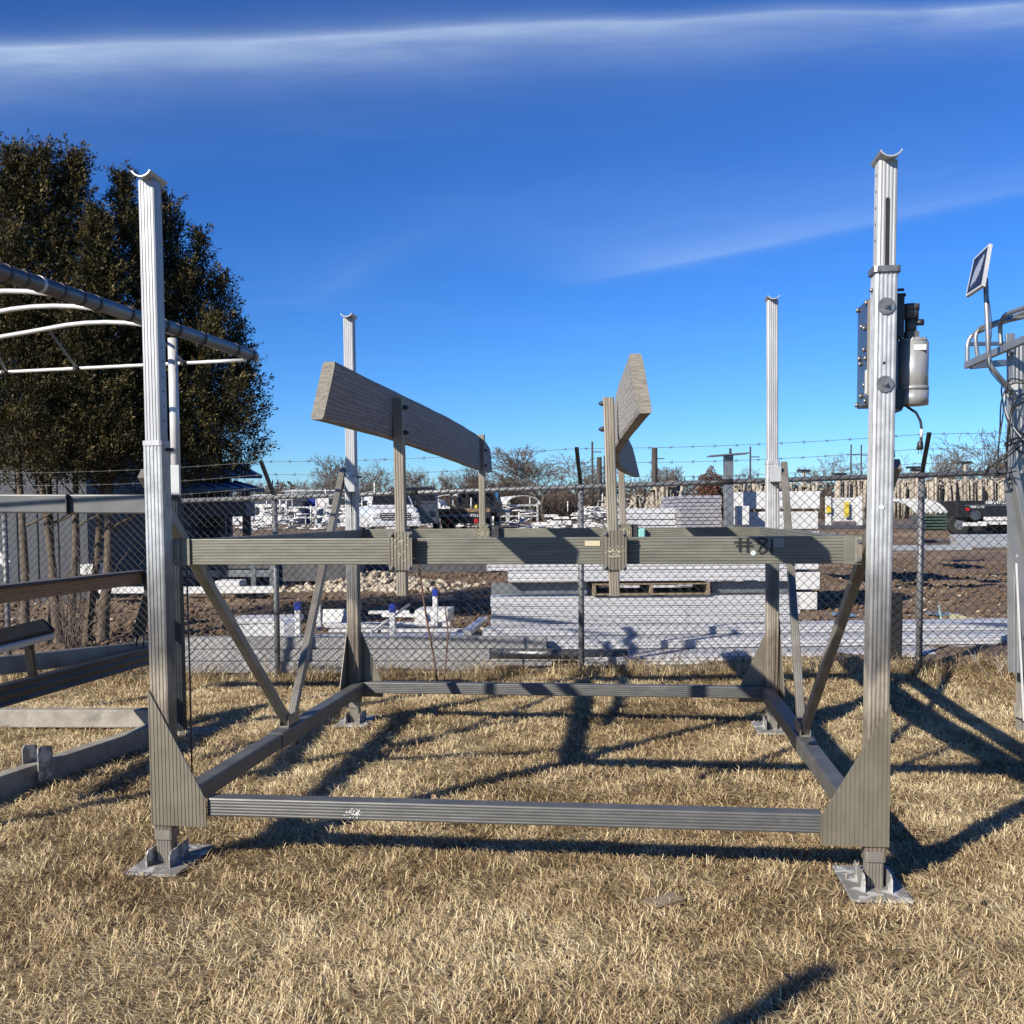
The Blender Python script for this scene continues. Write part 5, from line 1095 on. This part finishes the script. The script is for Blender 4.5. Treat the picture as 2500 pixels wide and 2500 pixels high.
for x in (330, 540, 600):
    p = at(x, 1192, 23.2); b = B(); b.box((p.x - .08, 23.15, g1(p.x, 23)), (p.x + .08, 23.3, p.z)); b.build('shed_post', MA['dock'], sh)
for (x0, x1, y0, y1, lb) in ((255, 310, 1283, 1318, 'dark red machine in shade under the blue-roofed shed'), (215, 420, 1320, 1352, 'dark stored pile under the blue-roofed shed'), (450, 600, 1225, 1262, 'dark shelf rack under the shed edge')):
    wbox('stored_goods', x0, x1, y0, y1, 22.5, .8, MA['red_dark'] if 'red' in lb and 'red_dark' in MA else MA['dock'], lb, 'goods')
# ------------------------------------------------------------------ bare trees, brush, poles
def bare_proto(seed, H, spread=.55, nmain=5, depth=7, straight=.16, tw=.022):
    rr = random.Random(seed); tr, tg_ = B(), B()
    def grow(p, d, L, r, lev):
        n = 3 if lev < 3 else 2; pts = [p]; rs = [r]
        for i in range(n):
            d = (d + V3(rr.gauss(0, straight), rr.gauss(0, straight), rr.gauss(0.04, straight*.6))).normalized(); p = p + d * (L / n); pts.append(p); rs.append(max(r * (1 - .45 * (i+1)/n), tw*.6))
        (tr if lev < 3 else tg_).tube(pts, rs, 5 if lev < 2 else 3, caps=False)
        if lev >= depth: return
        k = 3 if lev in (1, 2, 3) else (nmain if lev == 0 else 2)
        for i in range(k):
            a = rr.uniform(0, 2*math.pi); s = rr.uniform(.5, 1.0) * spread * (1.15 if lev == 0 else 1)
            q = d.orthogonal().normalized(); q2 = d.cross(q); nd = (d * math.cos(s) + (q * math.cos(a) + q2 * math.sin(a)) * math.sin(s)).normalized()
            f = rr.uniform(.55, 1.0) if lev else rr.uniform(.6, 1.0); j = min(n, max(1, int(round(f*n))))
            grow(pts[j], nd, L * rr.uniform(.58, .80), rs[j] * .68, lev + 1)
    grow(V3(0,0,-.2), V3(0,0,1), H*.30, H*.018, 0)
    return tr, tg_
def make_bare(name, seed, H, **kw):
    tr, tg_ = bare_proto(seed, H, **kw); t = thing(name, 'x', 'tree'); tr.build('trunk', MA['bark'], t); tg_.build('crown', MA['twig'], t); return t
protos = [make_bare('bare_tree', 1, 9.0, nmain=6), make_bare('bare_tree', 2, 8.0, spread=.42, nmain=5), make_bare('bare_tree', 3, 8.5, spread=.62, nmain=6), make_bare('bare_tree', 4, 8.0, spread=.36, straight=.10)]
used = [False]*4
tr_list = [ # px, top py, distance, proto, label
 (1335, 1083, 95, 0, 'largest rounded bare tree above the fence in the middle'), (1295, 1125, 98, 2, 'bare tree left of the largest one'), (1410, 1105, 99, 2, 'bare tree right of the largest one, behind the fence arm'), (1262, 1150, 105, 1, 'small bare tree left of the big bare pair'),
 (880, 1128, 80, 2, 'crooked bare tree right of the left back post'), (845, 1098, 85, 1, 'slim bare tree peeking behind the left back post'), (780, 1150, 100, 0, 'pale bare tree left of the left back post'), (822, 1155, 100, 3, 'thin bare tree touching the left diagonal brace top'),
 (1010, 1132, 95, 3, 'bare tree just right of the left front bunk upright'), (1040, 1140, 97, 1, 'twiggy bare tree under the left bunk board'), (1082, 1142, 95, 3, 'upright bare tree second under the bunk board'), (1122, 1136, 96, 0, 'rounded bare tree left of the far bunk upright'), (1150, 1138, 99, 3, 'dense bare tree behind the far bunk upright'), (1215, 1148, 100, 2, 'bare tree right of the far bunk upright'),
 (1585, 1140, 110, 0, 'bare tree beside the dark thick pole'), (1545, 1160, 112, 3, 'faint bare tree right of the right bunk'), (1682, 1135, 120, 0, 'pale round bare tree left of the rust-leaved tree'), (1848, 1138, 100, 2, 'bare tree left of the right back post'), (2025, 1105, 90, 2, 'wide bare tree left of the front right post'),
 (2290, 1088, 95, 1, 'bare tree beside the right fence arm'), (2265, 1125, 100, 0, 'bushy bare tree behind the right fence arm'), (2390, 1095, 95, 0, 'round bare tree at right below the solar lift'), (2450, 1120, 98, 3, 'bare tree behind the cables at right edge'), (2445, 1040, 60, 2, 'bare branch tree nearest the right edge'), (650, 1165, 110, 1, 'small bare tree beside the left fence arm'), (560, 1160, 110, 0, 'bare tree behind the blue-roofed shed edge')]
Hs = [9.0, 8.0, 8.5, 8.0]
for px, py, Y, i, lb in tr_list:
    p = at(px, py, Y); z0 = g1(p.x, Y); pr = protos[i]
    if not used[i]: o = pr; used[i] = True
    else: o = copy_tree(pr)
    zs = max(v.co.z for ch in pr.children for v in ch.data.vertices) if '_h' not in pr else pr['_h']; pr['_h'] = zs
    s = (p.z - z0) / zs; o.location = (p.x, Y, z0); wf = 1.75 if 'largest' in lb else (1.4, 1.25, 1.3, 1.2)[i]; o.scale = (s * wf, s * wf, s); o.rotation_euler = (0, 0, rnd.uniform(0, 6.28)); tag(o, lb, 'tree', 'bare trees on the horizon')
for o in list(bpy.data.objects):
    if '_h' in o: del o['_h']
# brown brush along the far side
rr = random.Random(77); b = B()
for i in range(12000):
    px = rr.uniform(-300, 2800); Y = rr.uniform(100, 125); p = at(px, 1240, Y); z0 = g1(p.x, Y); h = rr.uniform(1.0, 3.0) * (1 + .35*math.sin(px*.011) + .25*math.sin(px*.037))
    d = V3(rr.gauss(0,.35), 0, 1); q = V3(p.x, Y, z0); b.tube([q, q + d*h*.55 + V3(rr.gauss(0,.1),0,0), q + d*h + V3(rr.gauss(0,.25),0,0)], [.05, .04, .02], 3, caps=False)
tag(b.build('brush', MA['brush']), 'brown leafless brush along the far edge of the yard', 'brush', kind='stuff')
def cards(name, mat, x0, x1, Y0, Y1, n, h, size, seed, label, cat):
    """a belt of leafless growth, as many small faces"""
    rg = np.random.default_rng(seed); x = rg.uniform(x0, x1, n); y = rg.uniform(Y0, Y1, n)
    top = h * (.65 + .55 * vnoise(x, y*0, .12, seed) + .35 * vnoise(x, y*0, .5, seed + 1)); z = gz(x, y) + top * rg.random(n) ** .8
    u = rg.normal(size=(n,3)); u /= np.linalg.norm(u, axis=1)[:,None]; v = np.cross(u, rg.normal(size=(n,3))); v /= np.linalg.norm(v, axis=1)[:,None]
    p = np.stack([x, y, z], -1); sz = size * rg.uniform(.5, 1.3, n)[:,None]
    V = np.stack([p - u*sz, p + v*sz*.35, p + u*sz, p - v*sz*.35], 1).reshape(-1,3)
    me = bpy.data.meshes.new(name); me.from_pydata(V.tolist(), [], np.arange(n*4).reshape(-1,4).tolist()); me.materials.append(mat); o = bpy.data.objects.new(name, me); COL.objects.link(o)
    return tag(o, label, cat, kind='stuff')
cards('thicket', MA['brush'], -75, 80, 124, 130, 16000, 3.0, .5, 5, 'dark brown thicket behind the far brush', 'brush')
# distant wood line
MA['farwood'] = mk('distant_wood', (.07,.06,.055), (.11,.095,.085), .05, rough=1)
cards('far_wood', MA['farwood'], -420, 420, 320, 345, 16000, 8.5, 1.5, 8, 'low distant belt of bare woodland on the horizon', 'wood')
# rust tree
def leafball(name, mat, ctr, rad, n, seed, leaf, parent):
    rg = np.random.default_rng(seed); d = rg.normal(size=(n,3)); d /= np.linalg.norm(d, axis=1)[:,None]; r = rg.random(n)**.4
    lob = 1 + .22*np.sin(d[:,0]*5+1)*np.cos(d[:,2]*6) ; p = np.array(ctr) + d*(r*lob)[:,None]*np.array(rad)
    u = rg.normal(size=(n,3)); u /= np.linalg.norm(u,axis=1)[:,None]; v = np.cross(u, rg.normal(size=(n,3))); v /= np.linalg.norm(v,axis=1)[:,None]
    V = np.stack([p-u*leaf, p+v*leaf*.6, p+u*leaf, p-v*leaf*.6], 1).reshape(-1,3); F = np.arange(n*4).reshape(-1,4)
    me = bpy.data.meshes.new(name); me.from_pydata(V.tolist(), [], F.tolist()); me.materials.append(mat); o = bpy.data.objects.new(name, me); COL.objects.link(o); o.parent = parent; return o
p = at(1733, 1145, 100); z0 = g1(p.x, 100); rt_ = thing('rust_leaved_tree', 'rust-brown leaved tree left of the T-topped post', 'tree', (p.x, 100, z0))
b = B(); b.tube([(0,0,0), (0,0,1.6), (.2,0,2.6)], [.16,.13,.08], 8)
for a in range(5): b.tube([(0,0,1.4), (math.cos(a*1.26)*.9, math.sin(a*1.26)*.9, 2.6), (math.cos(a*1.26)*1.2, math.sin(a*1.26)*1.2, 3.4)], [.08,.05,.03], 5)
b.build('trunk', MA['bark'], rt_); leafball('crown', MA['rust'], (0,0,(p.z-z0)*.55), (1.35,1.3,(p.z-z0)*.44), 5000, 3, .10, rt_)
# utility poles
for (x, y, r, Y, lb) in ((1446, 1078, .09, 95, 'tall thin pole right of the middle fence arm'), (1463, 1116, .22, 90, 'short thick dark pole right of the thin one'), (1475, 1113, .06, 100, 'thin pole beside the right bunk upright'), (1598, 1093, .25, 90, 'thick dark pole between right bunk and T-topped post'), (1628, 1150, .05, 110, 'small faint pole right of the thick dark pole'), (1832, 1090, .08, 95, 'thin pole left of the right back post'), (2078, 1085, .07, 95, 'thin pole pair member left of the front right post'), (2103, 1086, .07, 96, 'thin pole nearest the front right post')):
    p = at(x, y, Y); z0 = g1(p.x, Y); t = thing('utility_pole', lb, 'pole', (p.x, Y, z0), 0, 'utility poles on the horizon')
    b = B(); b.tube([(0,0,0), (0,0,p.z - z0)], [r*1.15, r], 8); b.build('shaft', MA['pole_dark'], t)
    b = B(); b.box((-.02, -.05, p.z - z0 - 1.0), (.85, .05, p.z - z0 - .92)); b.build('cross_arm', MA['pole_dark'], t)
# ------------------------------------------------------------------ evergreens
lf = bpy.data.materials.new('evergreen_sprays'); lf.use_nodes = True; k = NT(lf.node_tree); k.n.clear(); out = k.new('ShaderNodeOutputMaterial')
a_ = k.new('ShaderNodeAttribute', attribute_name='tone'); col = k.ramp(a_.outputs['Fac'], [(0, (.006,.007,.0025)), (.4, (.026,.024,.0075)), (.75, (.078,.060,.019)), (1, (.15,.11,.038))])
df = k.new('ShaderNodeBsdfPrincipled'); df.inputs['Roughness'].default_value = .6; df.inputs['Specular IOR Level'].default_value = .25; k.link(col, df.inputs['Base Color'])
trn = k.new('ShaderNodeBsdfTranslucent'); k.link(col, trn.inputs[0]); mxs = k.new('ShaderNodeMixShader'); mxs.inputs[0].default_value = .12; k.link(df.outputs[0], mxs.inputs[1]); k.link(trn.outputs[0], mxs.inputs[2]); k.link(mxs.outputs[0], out.inputs[0])
def evergreen(label, lobes, trunks, seed, dens=1.0):
    rg = np.random.default_rng(seed); base = at(*trunks[0][:2], trunks[0][2]); base = V3(base.x, base.y, g1(base.x, base.y))
    t = wthing('evergreen_tree', label, 'tree', base, 'evergreens at left')
    V, T = [], []
    for (px, pyt, hw, pyb, Y) in lobes:
        top, bot = at(px, pyt, Y), at(px, pyb, Y); R = hw * Y / 2500; H = top.z - bot.z
        nb = int(dens * 330 * H * R)
        # boughs: centres through the shell of a spindle
        f = rg.random(nb) ** .85; prof = np.where(f < .18, .55 + f/.18*.45, np.clip(1 - ((f - .18)/.82)**1.7, .03, 1)) ; ang = rg.random(nb)*2*np.pi
        rr_ = R * prof * (.45 + .62 * rg.random(nb)**.5) * (1 + .30*np.sin(ang*3 + f*9 + px) + .16*np.sin(ang*5 - f*23 + px))
        c = np.stack([top.x*f + bot.x*(1-f) + rr_*np.cos(ang), np.full(nb, Y) + rr_*np.sin(ang), bot.z + f*H], -1)
        od = np.stack([np.cos(ang), np.sin(ang), np.full(nb, .15)], -1)
        ns = 52; m_ = nb*ns; cc = np.repeat(c, ns, 0); bd = od * rg.uniform(.45, 1.0, (nb,1)) + np.array([0,0,.55]) + rg.normal(0, .25, (nb,3)); bd /= np.linalg.norm(bd, axis=1)[:,None]
        oo = np.repeat(bd, ns, 0); Lb = np.repeat(rg.uniform(.22, .46, nb), ns)[:,None]; bt = np.repeat(np.clip(rg.normal(.42,.2,nb), 0, 1), ns)
        tt = rg.random((m_,1)); p = cc + oo * (tt - .45) * Lb + np.clip(rg.normal(0, 1, (m_,3)), -2, 2) * (.052 * (1 - tt) + .012)
        u = oo * .9 + rg.normal(0, .42, (m_,3)); u /= np.linalg.norm(u, axis=1)[:,None]; bt = np.clip(bt + (tt[:,0] - .5) * .35, 0, 1)
        w_ = np.cross(u, rg.normal(size=(m_,3))); w_ /= np.linalg.norm(w_, axis=1)[:,None]
        L = rg.uniform(.024, .060, m_)[:,None]; wd = L * rg.uniform(.12, .22, m_)[:,None]
        q = np.stack([p, p + u*L*.5 + w_*wd, p + u*L, p + u*L*.5 - w_*wd], 1); V.append(q.reshape(-1,3)); T.append(np.repeat(np.clip(bt + rg.normal(0,.14,m_), 0, 1), 4))
    V = np.concatenate(V); T = np.concatenate(T); n = len(V)//4
    me = bpy.data.meshes.new('crown'); me.vertices.add(len(V)); me.vertices.foreach_set('co', V.reshape(-1)); me.loops.add(n*4); me.loops.foreach_set('vertex_index', np.arange(n*4, dtype=np.int32)); me.polygons.add(n); me.polygons.foreach_set('loop_start', np.arange(0, n*4, 4, dtype=np.int32))
    a = me.attributes.new('tone', 'FLOAT', 'POINT'); a.data.foreach_set('value', T.astype(np.float32)); me.update(); me.materials.append(lf)
    o = bpy.data.objects.new('crown', me); COL.objects.link(o); o.parent = t; o.matrix_parent_inverse = Matrix.Translation(-base)
    for (px, py, Y, px1, py1, r) in trunks:
        p0, p1 = at(px, py, Y), at(px1, py1, Y + .1); p0.z = g1(p0.x, Y) - .1; mid = p0.lerp(p1, .45) + V3(.03, 0, 0); p2 = p1 + (p1 - mid) * .9
        b = B(); b.tube(smooth([p0, p0.lerp(mid, .5) + V3(-.02,.02,0), mid, p1, p2], 4), [r*1.15 - i*r*.045 for i in range(17)], 10); b.build('trunk', MA['cedarbark'], t)
        for j in range(5):
            q0 = mid.lerp(p2, .2 + .15*j); a_ = j*2.4; b = B(); b.tube([q0, q0 + V3(math.cos(a_)*.35, math.sin(a_)*.35, .18), q0 + V3(math.cos(a_)*.6, math.sin(a_)*.6, .42)], [r*.3, r*.2, r*.08], 5); b.build('limb', MA['cedarbark'], t)
    return t
evergreen('leftmost tall dark evergreen cut by the left edge', [(-150,330,150,1120,13.6), (-40,340,120,1140,13.4), (30,362,85,1150,12.9), (105,356,85,1160,13.0), (60,720,150,1185,12.8), (68,400,60,1000,13.3), (145,420,55,1000,13.4)], [(140,1420,12.9,95,1130,.06), (58,1420,12.8,45,1130,.06)], 1)
evergreen('middle evergreen behind the front left post, with thin leaning trunks', [(185,372,85,1150,13.2), (305,436,95,1160,13.5), (240,520,85,1165,13.0), (240,640,120,1165,13.0), (345,520,60,1000,13.4), (385,478,62,1130,13.8), (330,820,125,1190,13.4), (200,800,120,1185,12.9)], [(245,1420,13.2,268,1140,.075), (165,1415,13.0,185,1130,.055), (118,1410,13.1,118,1120,.05), (205,1420,13.3,250,1180,.06)], 2)
evergreen('right evergreen lobe beside the canopy pipe end, sloping down to the right', [(418,492,48,1100,14.2), (488,572,52,1130,14.0), (545,672,50,1120,14.0), (592,890,50,1150,13.8), (455,640,70,1100,13.7), (520,780,90,1160,13.6), (440,820,110,1185,13.6), (582,780,46,1060,14.2)], [(330,1420,13.8,430,1150,.075)], 3, .95)
# bare twiggy bush and saplings on the fence line
def twigs(name, px, py, Y, h, n, seed, label, spread=.5, mat='twig', r=.006, fan=None):
    rr = random.Random(seed); p = at(px, py, Y); z0 = g1(p.x, Y) - .02; b = B()
    for i in range(n):
        q = V3(p.x + rr.gauss(0, .05), Y + rr.gauss(0, .05), z0); d = V3(rr.gauss(fan or 0, spread), rr.gauss(0, spread*.5), 1).normalized(); L = h * rr.uniform(.55, 1); pts = [q]
        for j in range(5): d = (d + V3(rr.gauss(0,.12), rr.gauss(0,.1), rr.gauss(0,.05))).normalized(); pts.append(pts[-1] + d*L/5)
        b.tube(pts, [r*(1 - .15*j) for j in range(6)], 5)
        for kq in range(4):
            s0 = pts[rr.randint(2,5)]; dd = (d + V3(rr.gauss(0,.7), rr.gauss(0,.4), rr.gauss(0,.3))).normalized(); b.tube([s0, s0 + dd*L*.12, s0 + dd*L*.22 + V3(0,0,.02)], [r*.5, r*.4, r*.3], 4)
    return solo(b, name, MA[mat], label, 'plant')
MA['sap'] = mk('reddish_stem', (.11,.055,.035), (.17,.09,.06), 5, rough=.8)
twigs('bare_bush', 175, 1420, 12.6, 1.3, 26, 1, 'bare grey twiggy bush among the evergreen trunks', .35, 'twig', .007)
b = B(); b.tube(smooth([at(1068,1668,9.75), at(1058,1600,9.75), at(1040,1500,9.75), at(1025,1400,9.75), at(1018,1370,9.75)]), .010, 6); b.tube([at(1052,1570,9.75), at(1062,1520,9.75)], .004, 5); solo(b, 'sapling', MA['sap'], 'tall thin reddish sapling leaning left at the fence', 'sapling')
b = B(); b.tube(smooth([at(1084,1668,9.8), at(1090,1600,9.8), at(1093,1540,9.8), at(1086,1480,9.8)]), .007, 6); b.tube([at(1091,1570,9.8), at(1108,1510,9.8)], .004, 5); solo(b, 'sapling', MA['sap'], 'shorter reddish sapling right of the tall one', 'sapling')
twigs('dry_weed', 1598, 1625, 9.45, .52, 7, 4, 'dry branching weed at the fence left of the right back post', .25, 'twig', .003)
twigs('dry_weed', 1652, 1622, 9.4, .58, 7, 5, 'taller dry weed at the fence nearest the right back post', .22, 'twig', .003)
twigs('dry_weed', 2430, 1640, 8.95, .5, 4, 6, 'pale dry weed stalks at the fence by the right edge', .3, 'bow', .003)
twigs('dry_weed', 1100, 1665, 9.7, .35, 8, 9, 'short dry weed stalks at the foot of the saplings', .5, 'twig', .004)
b = B(); b.bbox((0,0,0),(.16,.09,.008),.003, Matrix.Rotation(.6,3,'Z'), V3(at(1770,2240,2.75).x, 4000/(2240-1256)*.995, .012)); solo(b, 'wood_scrap', MA['pallet'], 'small flat brown wood scrap lying in the grass at right foreground', 'wood scrap')

# fallen leaves in the lawn
rg = np.random.default_rng(51); b = B()
for i in range(130):
    y = 2.3 + 7 * rg.random(); x = rg.uniform(-.55, .55) * y; a = rg.random() * 6.28; L = rg.uniform(.012, .03); c = V3(x, y, g1(x, y) + .03)
    d = V3(math.cos(a), math.sin(a), rg.normal(0, .3)); e = V3(-math.sin(a), math.cos(a), rg.normal(0, .4))
    b.add([c - d*L, c + e*L*.5 + V3(0,0,.004), c + d*L + V3(0,0,.006), c - e*L*.5 + V3(0,0,.004)], [(0,1,2,3)])
MA['leaf'] = mk('fallen_leaf', (.20,.10,.05), (.42,.30,.18), 9, rough=.8)
tag(b.build('fallen_leaves', MA['leaf']), 'small brown fallen leaves scattered in the dry lawn', 'leaves', kind='stuff')
